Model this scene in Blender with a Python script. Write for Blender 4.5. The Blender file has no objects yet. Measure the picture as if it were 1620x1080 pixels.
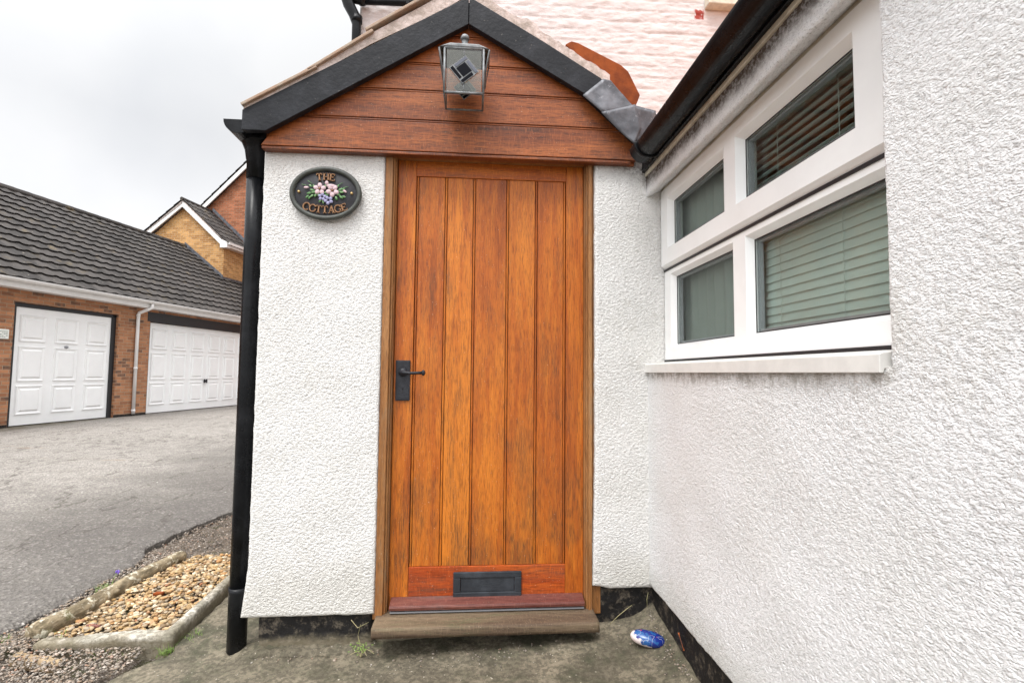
import bpy, bmesh, math, random
import numpy as np
from mathutils import Vector, Matrix, noise as NZ
R=math.radians
sc=bpy.context.scene; COL=sc.collection

# ---------------------------------------------------------------- camera
F,YAW,PIT,ROL=800.8,0.0764,0.0621,0.0092
f=Vector((math.sin(YAW)*math.cos(PIT),math.cos(YAW)*math.cos(PIT),math.sin(PIT)))
r_=f.cross(Vector((0,0,1))).normalized(); u_=r_.cross(f)
rr=math.cos(ROL)*r_+math.sin(ROL)*u_; uu=-math.sin(ROL)*r_+math.cos(ROL)*u_
cam=bpy.data.objects.new('camera',bpy.data.cameras.new('camera')); COL.objects.link(cam)
cam.matrix_world=Matrix(((rr.x,uu.x,-f.x,.3359),(rr.y,uu.y,-f.y,-2.1866),(rr.z,uu.z,-f.z,1.0337),(0,0,0,1)))
cam.data.sensor_width=36; cam.data.lens=36*F/1620; cam.data.clip_start=.02; cam.data.clip_end=3000
sc.camera=cam
# ---------------------------------------------------------------- world: bright overcast
SUN_EL,SUN_AZ=R(60),R(212)      # azimuth clockwise from +y
w=bpy.data.worlds.new('World'); sc.world=w; w.use_nodes=True; nt=w.node_tree; nt.nodes.clear()
def wn(t,**k):
    n=nt.nodes.new(t)
    for a,b in k.items(): setattr(n,a,b)
    return n
out=wn('ShaderNodeOutputWorld'); bg=wn('ShaderNodeBackground'); nt.links.new(bg.outputs[0],out.inputs[0])
sky=wn('ShaderNodeTexSky',sky_type='NISHITA',sun_disc=False,sun_elevation=SUN_EL,sun_rotation=SUN_AZ)
tc=wn('ShaderNodeTexCoord'); sep=wn('ShaderNodeSeparateXYZ'); nt.links.new(tc.outputs['Generated'],sep.inputs[0])
el=wn('ShaderNodeValToRGB'); nt.links.new(sep.outputs[2],el.inputs[0])
el.color_ramp.elements[0].position=0; el.color_ramp.elements[0].color=(12.,12.,12.1,1)
el.color_ramp.elements[1].position=1; el.color_ramp.elements[1].color=(24.,24.,24.2,1)
e_=el.color_ramp.elements.new(.38); e_.color=(7.4,7.45,7.55,1); e_=el.color_ramp.elements.new(.62); e_.color=(7.4,7.5,7.6,1)
nz=wn('ShaderNodeTexNoise'); nz.inputs['Scale'].default_value=2.2; nz.inputs['Detail'].default_value=5; nt.links.new(tc.outputs['Generated'],nz.inputs['Vector'])
nr=wn('ShaderNodeValToRGB'); nt.links.new(nz.outputs[0],nr.inputs[0])
nr.color_ramp.elements[0].position=.35; nr.color_ramp.elements[0].color=(.90,.91,.93,1)
nr.color_ramp.elements[1].position=.62; nr.color_ramp.elements[1].color=(1.06,1.055,1.05,1)
mu=wn('ShaderNodeMix',data_type='RGBA',blend_type='MULTIPLY'); mu.inputs[0].default_value=1
nt.links.new(el.outputs[0],mu.inputs[6]); nt.links.new(nr.outputs[0],mu.inputs[7])
dt=wn('ShaderNodeVectorMath',operation='DOT_PRODUCT'); nt.links.new(tc.outputs['Generated'],dt.inputs[0]); dt.inputs[1].default_value=(math.sin(SUN_AZ)*math.cos(SUN_EL),math.cos(SUN_AZ)*math.cos(SUN_EL),math.sin(SUN_EL))
gr=wn('ShaderNodeMapRange',interpolation_type='SMOOTHSTEP'); nt.links.new(dt.outputs['Value'],gr.inputs[0]); gr.inputs[1].default_value=.0; gr.inputs[2].default_value=1; gr.inputs[3].default_value=1; gr.inputs[4].default_value=2.3
m2=wn('ShaderNodeVectorMath',operation='SCALE'); nt.links.new(mu.outputs[2],m2.inputs[0]); nt.links.new(gr.outputs[0],m2.inputs['Scale'])
mx=wn('ShaderNodeMix',data_type='RGBA'); mx.inputs[0].default_value=.95
nt.links.new(sky.outputs[0],mx.inputs[6]); nt.links.new(m2.outputs[0],mx.inputs[7]); nt.links.new(mx.outputs[2],bg.inputs[0])
bg.inputs[1].default_value=.105
# ---------------------------------------------------------------- sun
sl=bpy.data.lights.new('sun','SUN'); sl.energy=1.7; sl.angle=R(18); sl.color=(1,.975,.94)
so=bpy.data.objects.new('sun',sl); COL.objects.link(so)
so.rotation_euler=Vector((-math.sin(SUN_AZ)*math.cos(SUN_EL),-math.cos(SUN_AZ)*math.cos(SUN_EL),-math.sin(SUN_EL))).to_track_quat('-Z','Y').to_euler()
sc.view_settings.view_transform='Standard'; sc.view_settings.look='None'; sc.view_settings.exposure=0.14; sc.view_settings.gamma=1
sc.cycles.max_bounces=8; sc.cycles.transparent_max_bounces=12

# ================================================================ materials
class Mt:
    def __init__(s,name,rough=.6,metal=0,spec=.5):
        s.m=bpy.data.materials.new(name); s.m.use_nodes=True; s.t=s.m.node_tree
        s.b=s.t.nodes['Principled BSDF']; s.b.inputs['Roughness'].default_value=rough; s.b.inputs['Metallic'].default_value=metal
        s.b.inputs['Specular IOR Level'].default_value=spec; s._c=None
    def n(s,t,**k):
        n=s.t.nodes.new(t)
        for a,b in k.items(): setattr(n,a,b)
        return n
    def l(s,a,b):
        if isinstance(a,(int,float,tuple)): b.default_value=a
        else: s.t.links.new(a,b)
    def co(s):
        if s._c is None: s._c=s.n('ShaderNodeTexCoord').outputs['Object']
        return s._c
    def uv(s): return s.n('ShaderNodeUVMap').outputs[0]
    def sc(s,v,k):
        n=s.n('ShaderNodeVectorMath',operation='MULTIPLY'); s.l(v,n.inputs[0]); n.inputs[1].default_value=k; return n.outputs[0]
    def vadd(s,a,b):
        n=s.n('ShaderNodeVectorMath',operation='ADD'); s.l(a,n.inputs[0]); s.l(b,n.inputs[1]); return n.outputs[0]
    def rnd(s): return s.n('ShaderNodeAttribute',attribute_name='rnd').outputs['Fac']
    def noise(s,v,scale,det=3,ro=.5,dist=0):
        n=s.n('ShaderNodeTexNoise'); s.l(v,n.inputs['Vector']); n.inputs['Scale'].default_value=scale
        n.inputs['Detail'].default_value=det; n.inputs['Roughness'].default_value=ro; n.inputs['Distortion'].default_value=dist; return n.outputs[0]
    def vor(s,v,scale,feat='F1',out=0):
        n=s.n('ShaderNodeTexVoronoi',feature=feat); s.l(v,n.inputs['Vector']); n.inputs['Scale'].default_value=scale; return n.outputs[out]
    def ramp(s,fac,st):
        n=s.n('ShaderNodeValToRGB'); s.l(fac,n.inputs[0]); e=n.color_ramp.elements
        while len(e)<len(st): e.new(.5)
        for i,(p,c) in enumerate(st):
            e[i].position=p; e[i].color=(c,c,c,1) if isinstance(c,(int,float)) else (*c,1)
        return n.outputs[0]
    def math(s,op,a,b=0,clamp=False):
        n=s.n('ShaderNodeMath',operation=op,use_clamp=clamp); s.l(a,n.inputs[0]); s.l(b,n.inputs[1]); return n.outputs[0]
    def mix(s,fac,a,b,mode='MIX'):
        n=s.n('ShaderNodeMix',data_type='RGBA',blend_type=mode); s.l(fac,n.inputs[0])
        for x,i in ((a,6),(b,7)):
            if isinstance(x,tuple): n.inputs[i].default_value=(*x,1)
            elif isinstance(x,(int,float)): n.inputs[i].default_value=(x,x,x,1)
            else: s.t.links.new(x,n.inputs[i])
        return n.outputs[2]
    def z(s,i=2):
        n=s.n('ShaderNodeSeparateXYZ'); s.l(s.co(),n.inputs[0]); return n.outputs[i]
    def ss(s,v,a,b):
        n=s.n('ShaderNodeMapRange',interpolation_type='SMOOTHSTEP'); s.l(v,n.inputs[0]); n.inputs[1].default_value=a; n.inputs[2].default_value=b; return n.outputs[0]
    def col(s,c):
        if isinstance(c,tuple): s.b.inputs['Base Color'].default_value=(*c,1)
        else: s.t.links.new(c,s.b.inputs['Base Color'])
        return s
    def bump(s,h,dist=.002,st=1):
        n=s.n('ShaderNodeBump'); s.l(h,n.inputs['Height']); n.inputs['Distance'].default_value=dist; n.inputs['Strength'].default_value=st
        prev=s.b.inputs['Normal'].links
        if prev: s.t.links.new(prev[0].from_socket,n.inputs['Normal'])
        s.t.links.new(n.outputs[0],s.b.inputs['Normal']); return s
    def rough(s,v): s.l(v,s.b.inputs['Roughness']); return s

def mk_render(name,base,scl,dirt=None,pk=.5,bd=.0025):
    m=Mt(name,.85,spec=.25); c=m.co()
    n1=m.noise(c,3.2,4,.6); col=m.mix(m.ss(n1,.35,.7),base,tuple(x*y for x,y in zip(base,(.955,.95,.935))))
    pit=m.noise(m.sc(c,(.55,.55,1.5)),scl*1.15,3,.6); col=m.mix(m.math('MULTIPLY',m.ss(pit,.47,.33),pk),col,tuple(x*.60 for x in base))  # shade on the undersides of the pits, painted into the base colour
    sp=m.noise(c,90,1); 
    grime=m.ss(m.math('ADD',m.noise(c,2.1,5,.65),m.math('MULTIPLY',m.noise(c,45,2),.25)),.69,.86)
    col=m.mix(m.math('MULTIPLY',grime,.28),col,(.46,.43,.36))
    if dirt: col=dirt(m,col,c)
    cs=m.sc(c,(.75,.75,1.2)); a=m.noise(cs,scl,2,.55); b2=m.noise(cs,scl*2.3,2,.6)
    hh=m.math('ADD',m.ss(a,.28,.62),m.math('MULTIPLY',b2,.45))
    m.col(col); m.bump(hh,bd,.9); return m
def dirt_ext(m,col,c):
    z=m.z(); y=m.z(1)
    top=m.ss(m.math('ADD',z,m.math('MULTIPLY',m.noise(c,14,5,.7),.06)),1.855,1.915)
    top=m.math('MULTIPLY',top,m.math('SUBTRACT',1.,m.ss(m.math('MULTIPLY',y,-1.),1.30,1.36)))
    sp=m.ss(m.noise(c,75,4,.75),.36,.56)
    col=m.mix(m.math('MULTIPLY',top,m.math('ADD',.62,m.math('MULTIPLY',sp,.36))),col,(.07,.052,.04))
    sl=m.math('MULTIPLY',m.ss(m.math('ADD',z,m.math('MULTIPLY',m.noise(m.sc(c,(1,9,1)),6,5,.75),.13)),1.06,1.10),m.math('MULTIPLY',m.ss(y,-1.36,-1.31),m.math('SUBTRACT',1.,m.ss(z,1.05,1.07))))
    col=m.mix(m.math('MULTIPLY',sl,m.math('MULTIPLY',m.ss(m.noise(c,30,4,.7),.35,.6),.6)),col,(.2,.17,.12))
    bt=m.math('SUBTRACT',1.,m.ss(m.math('SUBTRACT',z,m.math('MULTIPLY',m.noise(c,5,5,.7),.12)),.10,.24))
    return m.mix(m.math('MULTIPLY',bt,.4),col,(.42,.42,.36))
def dirt_front(m,col,c):
    z=m.z(); x=m.z(0)
    k=m.math('MULTIPLY',m.ss(m.math('ADD',z,m.math('MULTIPLY',m.noise(c,12,4,.7),.14)),1.92,2.04),m.ss(x,.86,1.08))
    sp=m.ss(m.noise(c,60,4,.75),.38,.58)
    col=m.mix(m.math('MULTIPLY',k,m.math('ADD',.25,m.math('MULTIPLY',sp,.6))),col,(.07,.055,.045))
    tp=m.ss(m.math('ADD',z,m.math('MULTIPLY',m.noise(c,25,4,.7),.05)),1.945,2.0)
    col=m.mix(m.math('MULTIPLY',tp,.45),col,(.33,.24,.2))
    bt=m.math('SUBTRACT',1.,m.ss(m.math('SUBTRACT',z,m.math('MULTIPLY',m.noise(c,6,5,.7),.25)),.02,.22))
    return m.mix(m.math('MULTIPLY',bt,.35),col,(.50,.47,.40))
M={}
M['render_front']=mk_render('white_roughcast_front',(.785,.775,.76),165,dirt_front)
M['render_side']=mk_render('white_roughcast_side',(.83,.83,.835),230,dirt_ext,.8,.0021)
M['render_plain']=mk_render('white_roughcast_plain',(.77,.75,.73),60)

def mk_wood(name,ax,c_dark,c_mid,c_light,grey,gamt,rough=.5,pores=1.,extra=None):
    m=Mt(name,rough,spec=.4); rn=m.rnd()
    cb=m.n('ShaderNodeCombineXYZ'); m.l(m.math('MULTIPLY',rn,7.3),cb.inputs[0]); m.l(m.math('MULTIPLY',rn,13.1),cb.inputs[1]); m.l(m.math('MULTIPLY',rn,23.7),cb.inputs[2])
    c=m.vadd(m.co(),cb.outputs[0])
    st={'z':(1,1,.07),'x':(.07,1,1)}[ax]; st2={'z':(1,1,.16),'x':(.16,1,1)}[ax]
    band=m.noise(m.sc(c,st),34,5,.68,.5); fine=m.noise(m.sc(c,st),300,5,.7)
    big=m.noise(m.sc(c,st2),7,3,.5)
    v=m.math('ADD',m.math('MULTIPLY',band,.6),m.math('MULTIPLY',big,.4))
    v=m.math('ADD',v,m.math('MULTIPLY',m.math('SUBTRACT',rn,.5),.16))
    col=m.ramp(v,[(.29,c_dark),(.45,c_mid),(.63,c_light)])
    fl=m.ss(fine,.53,.36)
    col=m.mix(m.math('MULTIPLY',fl,.55*pores),col,tuple(x*.42 for x in c_dark))
    wz=m.ss(m.math('ADD',m.noise(m.sc(c,st2),16,5,.7,.3),m.math('MULTIPLY',m.noise(c,3,2),.35)),.66,.92)
    if extra: wz=extra(m,wz)
    gr=m.math('MULTIPLY',wz,m.math('ADD',.35,m.math('MULTIPLY',m.ss(fine,.62,.38),.65)))
    col=m.mix(m.math('MULTIPLY',gr,gamt),col,grey)
    if ax=='x': col=m.mix(m.math('MULTIPLY',m.ss(m.noise(m.sc(c,(3.2,1,.55)),60,3,.6,.4),.50,.70),.28),col,tuple(min(1,x*1.5) for x in c_light))
    sp=m.ss(m.noise(m.sc(c,{'z':(1,1,.45),'x':(.45,1,1)}[ax]),330,1),.735,.79)
    col=m.mix(m.math('MULTIPLY',sp,.6),col,(.60,.50,.38))
    m.col(col); m.rough(m.math('ADD',rough-.08,m.math('MULTIPLY',fine,.2)))
    m.bump(m.math('ADD',fine,m.math('MULTIPLY',band,.6)),.0011,.6); return m
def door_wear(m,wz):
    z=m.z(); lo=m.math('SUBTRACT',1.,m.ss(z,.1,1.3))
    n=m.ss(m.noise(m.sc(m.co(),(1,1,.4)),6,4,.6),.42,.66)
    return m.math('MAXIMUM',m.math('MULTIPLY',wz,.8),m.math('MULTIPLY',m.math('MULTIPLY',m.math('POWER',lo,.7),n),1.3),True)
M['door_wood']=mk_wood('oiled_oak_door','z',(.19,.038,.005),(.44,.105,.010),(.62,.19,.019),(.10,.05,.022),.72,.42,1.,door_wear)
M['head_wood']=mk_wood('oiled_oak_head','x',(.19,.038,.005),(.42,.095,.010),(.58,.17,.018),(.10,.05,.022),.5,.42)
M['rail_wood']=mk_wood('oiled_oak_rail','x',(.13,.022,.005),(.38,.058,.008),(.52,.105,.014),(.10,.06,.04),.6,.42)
M['frame_wood']=mk_wood('weathered_frame','z',(.13,.048,.014),(.27,.11,.03),(.42,.20,.07),(.25,.185,.115),.9,.6)
M['clad_wood']=mk_wood('stained_cladding','x',(.060,.015,.005),(.19,.048,.013),(.36,.105,.026),(.05,.03,.02),.75,.38,1.2)
M['step_wood']=mk_wood('worn_step','x',(.05,.030,.02),(.11,.072,.045),(.20,.145,.09),(.11,.115,.055),.8,.75)
M['weatherboard']=mk_wood('maroon_weatherboard','x',(.06,.018,.014),(.13,.038,.03),(.20,.075,.055),(.12,.09,.08),.9,.4)

def black(name,base=(.012,.013,.016),rough=.35,chip=.5,bs=.0006,spec=.35,ct=.70):
    m=Mt(name,rough,spec=spec); c=m.co()
    ch=m.ss(m.noise(c,38,4,.7),ct,ct+.025)
    d=m.mix(m.ss(m.noise(c,9,5,.65),.4,.75),base,tuple(x*1.9+.006 for x in base))
    m.col(m.mix(m.math('MULTIPLY',ch,chip),d,(.16,.15,.14))); m.rough(m.math('ADD',rough-.1,m.math('MULTIPLY',m.noise(c,20,4),.25)))
    m.bump(m.noise(c,60,3,.6),bs,.7); return m
M['plastic']=black('black_plastic',(.004,.0045,.0055),.26,.12,.0002,.18)
M['board_black']=black('black_painted_timber',(.010,.011,.014),.42,.6,.0022,.22,.665)
M['iron']=black('black_cast_iron',(.013,.014,.018),.45,.1,.0025)
M['letter_iron']=black('weathered_cast_iron',(.024,.028,.034),.5,.5,.0025)
def mk_plinth():
    m=Mt('black_bitumen_plinth',.6,spec=.3); c=m.co()
    col=m.mix(m.ss(m.noise(c,24,6,.78),.50,.66),(.010,.009,.009),(.11,.092,.07))
    g=m.math('SUBTRACT',1.,m.ss(m.math('SUBTRACT',m.z(),m.math('MULTIPLY',m.noise(c,12,5,.7),.11)),-.115,-.06))
    col=m.mix(m.math('MULTIPLY',g,.85),col,m.mix(m.noise(c,30,3),(.11,.10,.05),(.30,.25,.19)))
    m.col(col); m.bump(m.noise(c,22,6,.7),.012,.9); return m
M['plinth']=mk_plinth()
def mk_pink():
    m=Mt('pink_painted_brick',.75,spec=.3); c=m.co()
    n=m.noise(m.sc(c,(1,1,2.5)),5,5,.65); col=m.mix(m.ss(n,.35,.7),(.60,.54,.53),(.68,.63,.62))
    red=m.ss(m.noise(m.sc(c,(1,1,2.2)),9,5,.7),.70,.745)
    col=m.mix(m.math('MULTIPLY',red,.35),col,(.40,.17,.13))
    z=m.z(); x=m.z(0)
    bx=m.math('MULTIPLY',m.math('MULTIPLY',m.ss(x,1.795,1.81),m.ss(x,1.875,1.86)),m.math('MULTIPLY',m.ss(z,3.43,3.445),m.ss(z,3.515,3.50)))
    col=m.mix(m.math('MULTIPLY',bx,m.ss(m.noise(c,30,4,.7),.40,.47)),col,(.33,.05,.035))
    m.col(col); m.bump(m.noise(m.sc(c,(.7,1,2)),34,5,.65),.006,.6); m.bump(m.noise(m.sc(c,(.6,1,1.6)),130,4,.7),.0025,.8); return m
M['pink']=mk_pink()
def simple(name,c,rough=.5,metal=0,n=.0,scale=30,c2=None,b=0,spec=.5):
    m=Mt(name,rough,metal,spec); k=m.co()
    m.col(m.mix(m.ss(m.noise(k,scale,4,.65),.35,.68),c,c2 or tuple(x*(1-n) for x in c)))
    if b: m.bump(m.noise(k,scale*2,4,.6),b,.8)
    return m
M['upvc']=simple('white_upvc',(.91,.915,.91),.25,n=.04,scale=6)
M['sill']=simple('white_sill',(.74,.73,.70),.4,n=.10,scale=12)
M['cream']=simple('cream_fascia',(.66,.61,.50),.5,n=.25,scale=20)
M['gasket']=simple('black_gasket',(.01,.01,.012),.5)
M['spacer']=simple('grey_spacer_bar',(.30,.31,.33),.4,n=.1)
def mk_lead():
    m=Mt('lead_sheet',.5,.2,.4); c=m.co()
    col=m.mix(m.ss(m.noise(c,11,5,.65),.3,.72),(.065,.068,.078),(.18,.185,.205))
    col=m.mix(m.math('MULTIPLY',m.ss(m.noise(c,40,3,.7),.6,.7),.4),col,(.36,.37,.40)); m.col(col); m.bump(m.noise(c,16,4),.006,.6); return m
M['lead']=mk_lead()
def tiles(name,c1,c2,moss,ma,scale=3):
    m=Mt(name,.8,spec=.25); c=m.co(); rn=m.rnd()
    col=m.mix(m.math('ADD',m.math('MULTIPLY',rn,.6),m.math('MULTIPLY',m.noise(c,scale,5,.7),.5)),c1,c2)
    col=m.mix(m.math('MULTIPLY',m.ss(m.noise(c,scale*.9,6,.7),.56,.72),ma),col,moss)
    col=m.mix(m.math('MULTIPLY',m.ss(m.noise(c,scale*7,3,.6),.66,.72),.7),col,(.33,.29,.24))
    m.col(col); m.bump(m.noise(c,60,4,.6),.004,.6); return m
M['tile_dark']=tiles('dark_concrete_tiles',(.020,.018,.017),(.075,.067,.062),(.16,.12,.06),.55)
M['tile_clay']=tiles('clay_pantiles',(.36,.13,.055),(.50,.24,.12),(.36,.27,.17),.7,9)
M['tile_verge']=simple('weathered_verge_tiles',(.34,.22,.15),.8,scale=14,c2=(.36,.30,.235),b=.003)
M['tile_orange']=simple('orange_clay_tile',(.25,.060,.012),.7,scale=12,c2=(.14,.032,.009),b=.003,spec=.15)
M['mortar']=simple('pink_verge_mortar',(.60,.51,.475),.9,scale=16,c2=(.36,.30,.26),b=.01,spec=.2)
def bricks(name,c1,c2,mort,bw=.2,bh=.0667):
    m=Mt(name,.85,spec=.2); uv=m.uv()
    b=m.n('ShaderNodeTexBrick'); m.l(uv,b.inputs['Vector']); b.inputs['Scale'].default_value=1
    b.inputs['Brick Width'].default_value=bw; b.inputs['Row Height'].default_value=bh; b.inputs['Mortar Size'].default_value=.0055
    b.inputs['Mortar Smooth'].default_value=.3; b.inputs['Bias'].default_value=-.1
    for i,c in ((1,(0,0,0)),(2,(1,1,1)),(3,(.5,.5,.5))): b.inputs[i].default_value=(*c,1)
    rb=m.math('ADD',m.math('MULTIPLY',b.outputs[0],.75),m.math('MULTIPLY',m.noise(uv,14,3),.25)); dk=(.13,.085,.065) if name.startswith('red') else c2
    col=m.ramp(rb,[(.10,dk),(.17,c2),(.5,c1),(.86,tuple(min(1,x*1.3) for x in c1))]); col=m.mix(b.outputs[1],col,mort)
    nn=m.noise(uv,6,5,.65); col=m.mix(m.math('MULTIPLY',m.ss(nn,.4,.7),.35),col,tuple(x*.55 for x in c1))
    m.col(col); m.bump(m.math('ADD',m.math('MULTIPLY',b.outputs[1],-1.),m.math('MULTIPLY',m.noise(uv,90,3),.3)),.008,.9); return m
M['brick_red']=bricks('red_garage_brick',(.40,.19,.10),(.30,.135,.075),(.40,.30,.21))
M['brick_buff']=bricks('buff_house_brick',(.53,.29,.11),(.40,.20,.07),(.60,.47,.32))
M['brick_rust']=bricks('rust_house_brick',(.38,.14,.07),(.27,.10,.05),(.36,.27,.20))
M['white_paint']=simple('white_painted_steel',(.88,.885,.885),.35,n=.05,scale=2)
M['white_trim']=simple('white_trim',(.80,.79,.78),.4,n=.08,scale=4)
M['black_flat']=simple('black_lintel_paint',(.012,.012,.014),.5)
def mk_tarmac():
    m=Mt('worn_tarmac',.85,spec=.25); c=m.co()
    big=m.noise(m.sc(c,(.5,1,1)),.9,5,.6,.4)
    x=m.z(0); far=m.ss(m.math('ADD',m.math('MULTIPLY',x,-1.),m.math('MULTIPLY',big,2.2)),2.9,5.0)
    v=m.math('ADD',m.math('MULTIPLY',big,.5),m.math('MULTIPLY',far,.42))
    col=m.ramp(v,[(.20,(.13,.118,.106)),(.40,(.205,.19,.168)),(.72,(.36,.335,.30))])
    fl=m.vor(c,70,'F1',1); gg=m.n('ShaderNodeSeparateColor'); m.l(fl,gg.inputs[0])
    col=m.mix(m.math('MULTIPLY',m.ss(gg.outputs[0],.6,1.),.28),col,(.55,.51,.47))
    col=m.mix(m.math('MULTIPLY',m.ss(gg.outputs[1],.45,.9),.36),col,(.085,.078,.072))
    fn=m.noise(c,60,4,.7); col=m.mix(m.math('MULTIPLY',m.ss(fn,.54,.42),.6),col,(.10,.09,.085))
    pt=m.noise(c,7,6,.75); col=m.mix(m.math('MULTIPLY',m.ss(pt,.55,.40),.35),col,(.13,.12,.11))
    sp=m.ss(m.noise(m.sc(c,(1,1,1)),26,3,.6),.70,.735); col=m.mix(m.math('MULTIPLY',sp,.75),col,(.62,.59,.55))
    rn=m.ss(m.noise(m.sc(c,(.6,2.4,1)),1.1,6,.72),.63,.68); col=m.mix(m.math('MULTIPLY',m.math('MULTIPLY',rn,far),.7),col,(.24,.17,.11))
    ed=m.math('MULTIPLY',m.ss(x,-7.05,-7.45),m.ss(m.noise(c,3,5,.7),.30,.50)); col=m.mix(m.math('MULTIPLY',ed,.85),col,(.11,.095,.06))
    ck=m.ss(m.math('ABSOLUTE',m.math('SUBTRACT',m.noise(m.sc(c,(1,.35,1)),1.3,5,.6),.5)),.008,.002); col=m.mix(m.math('MULTIPLY',ck,.6),col,(.07,.06,.05))
    m.col(col); m.bump(m.vor(c,70),.007,1.); m.bump(m.noise(c,20,6,.75),.016,.9); return m
M['tarmac']=mk_tarmac()
def mk_conc(name,a,b,moss,ma,bump=.004,dk=.5):
    m=Mt(name,.85,spec=.25); c=m.co()
    col=m.mix(m.ss(m.noise(c,4,6,.65),.33,.68),a,b)
    col=m.mix(m.math('MULTIPLY',m.ss(m.noise(c,5.2,6,.72,.3),.44,.66),ma),col,moss)
    col=m.mix(m.math('MULTIPLY',m.ss(m.noise(c,55,4,.7),.58,.42),dk),col,tuple(x*.45 for x in a))
    sp=m.ss(m.noise(c,75,2,.6),.70,.74); col=m.mix(m.math('MULTIPLY',sp,.8),col,(.55,.50,.42))
    m.col(col); m.bump(m.noise(c,40,6,.7),bump,.9); m.bump(m.noise(c,220,2),.001,.6); return m
M['path']=mk_conc('mossy_concrete',(.115,.10,.072),(.25,.215,.155),(.055,.06,.034),.85,.008,.6)
M['kerb']=mk_conc('lichen_concrete',(.30,.26,.19),(.70,.66,.58),(.09,.09,.045),.5,.012,.6)
_k=M['kerb']; _b=_k.b.inputs['Base Color'].links[0].from_socket; _n=_k.noise(_k.co(),20,5,.7)
_low=_k.math('SUBTRACT',1.,_k.ss(_k.math('ADD',_k.z(),_k.math('MULTIPLY',_n,.03)),-.052,-.030)); _k.col(_k.mix(_k.math('MULTIPLY',_low,.8),_b,_k.mix(_n,(.07,.065,.03),(.24,.19,.13))))
M['slab']=mk_conc('sandstone_piece',(.33,.235,.14),(.45,.34,.21),(.16,.15,.07),.4)
def mk_soil():
    m=Mt('gritty_soil',.95,spec=.1); c=m.co()
    col=m.mix(m.ss(m.noise(c,9,6,.7),.35,.65),(.055,.045,.035),(.17,.135,.105))
    v=m.vor(c,120,'F1',1); g=m.n('ShaderNodeSeparateColor'); m.l(v,g.inputs[0])
    col=m.mix(m.math('MULTIPLY',m.ss(g.outputs[0],.5,1.),.6),col,(.33,.29,.26))
    col=m.mix(m.math('MULTIPLY',m.ss(m.noise(c,4,4,.7),.56,.66),.6),col,(.06,.07,.02))
    m.col(col); m.bump(m.vor(c,110),.012,1); return m
M['soil']=mk_soil()
def stones(name,st,rough=.7):
    m=Mt(name,rough,spec=.35); c=m.co(); col=m.ramp(m.rnd(),st)
    col=m.mix(m.math('MULTIPLY',m.ss(m.noise(c,90,4,.65),.45,.65),.4),col,(.22,.14,.07)); m.col(col); m.bump(m.noise(c,160,3),.001,.6); return m
M['pebble']=stones('golden_pebbles',[(0,(.16,.11,.065)),(.16,(.36,.23,.10)),(.34,(.48,.34,.17)),(.5,(.34,.27,.18)),(.62,(.42,.22,.08)),(.72,(.66,.56,.40)),(.86,(.24,.195,.145)),(.95,(.46,.32,.17)),(1,(.28,.09,.04))])
M['grit']=stones('grey_gravel',[(0,(.13,.115,.10)),(.3,(.24,.205,.17)),(.6,(.30,.265,.225)),(.8,(.26,.185,.13)),(.93,(.50,.46,.41)),(1,(.30,.13,.07))])
def mk_bark():
    m=Mt('lichened_log',.9,spec=.15); c=m.co()
    col=m.mix(m.ss(m.noise(m.sc(c,(1,.3,1)),30,5,.7),.35,.65),(.12,.095,.06),(.34,.275,.18))
    col=m.mix(m.math('MULTIPLY',m.ss(m.noise(c,24,5,.7),.55,.60),.85),col,(.60,.56,.45))
    col=m.mix(m.math('MULTIPLY',m.ss(m.noise(c,9,5,.7),.56,.68),.55),col,(.11,.11,.04))
    m.col(col); m.bump(m.noise(m.sc(c,(1,.3,1)),60,5,.7),.010,1.); return m
M['bark']=mk_bark()
M['grass']=simple('grass_green',(.12,.22,.035),.6,scale=40,c2=(.22,.32,.07))
M['straw']=simple('dry_straw',(.42,.36,.20),.7,scale=40,c2=(.30,.28,.13))
M['purple']=simple('purple_petals',(.22,.12,.62),.6,n=.3)
M['leaf']=simple('rust_leaf',(.35,.09,.02),.5,scale=30,c2=(.20,.045,.012))
M['interior']=simple('interior_paint',(.55,.53,.48),.9,n=.05)
M['floorwood']=simple('interior_floor',(.25,.18,.12),.6,n=.2)
M['voile']=simple('grey_voile',(.40,.41,.39),.8,n=.1,scale=3)
M['blind']=simple('pale_blind',(.66,.74,.72),.6,n=.04,scale=5)
def mk_glass(name,tint,refl=1.,tone=1.):
    m=Mt(name); t=m.t; t.nodes.remove(m.b)
    tr=m.n('ShaderNodeBsdfTransparent'); tr.inputs[0].default_value=(*tint,1)
    gl=m.n('ShaderNodeBsdfGlossy'); gl.inputs['Roughness'].default_value=0.01; gl.inputs[0].default_value=(tone,tone,tone,1)
    fr=m.n('ShaderNodeFresnel'); fr.inputs[0].default_value=1.5; mxs=m.n('ShaderNodeMixShader')
    m.l(m.math('MULTIPLY',fr.outputs[0],refl,True),mxs.inputs[0]); m.l(tr.outputs[0],mxs.inputs[1]); m.l(gl.outputs[0],mxs.inputs[2])
    m.l(mxs.outputs[0],t.nodes['Material Output'].inputs[0]); return m
M['glass']=mk_glass('window_glass',(.90,.925,.915),.075,.85)
M['lamp_glass']=mk_glass('seedy_lamp_glass',(.82,.84,.78),1.4)
M['lamp_yellow']=mk_glass('pale_yellow_glass',(.88,.88,.70),1.6)
M['dark_glass']=simple('black_glass',(.003,.003,.006),.08,spec=.12)
M['grey_glass']=simple('grey_glass',(.10,.11,.14),.10)
M['came']=simple('lead_came',(.12,.13,.135),.5,.3,scale=30,c2=(.24,.25,.255))
M['bulb']=simple('bulb_glass',(.7,.7,.66),.2)
M['plaque']=black('slate_plaque',(.022,.022,.026),.5,0,.0008)
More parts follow.
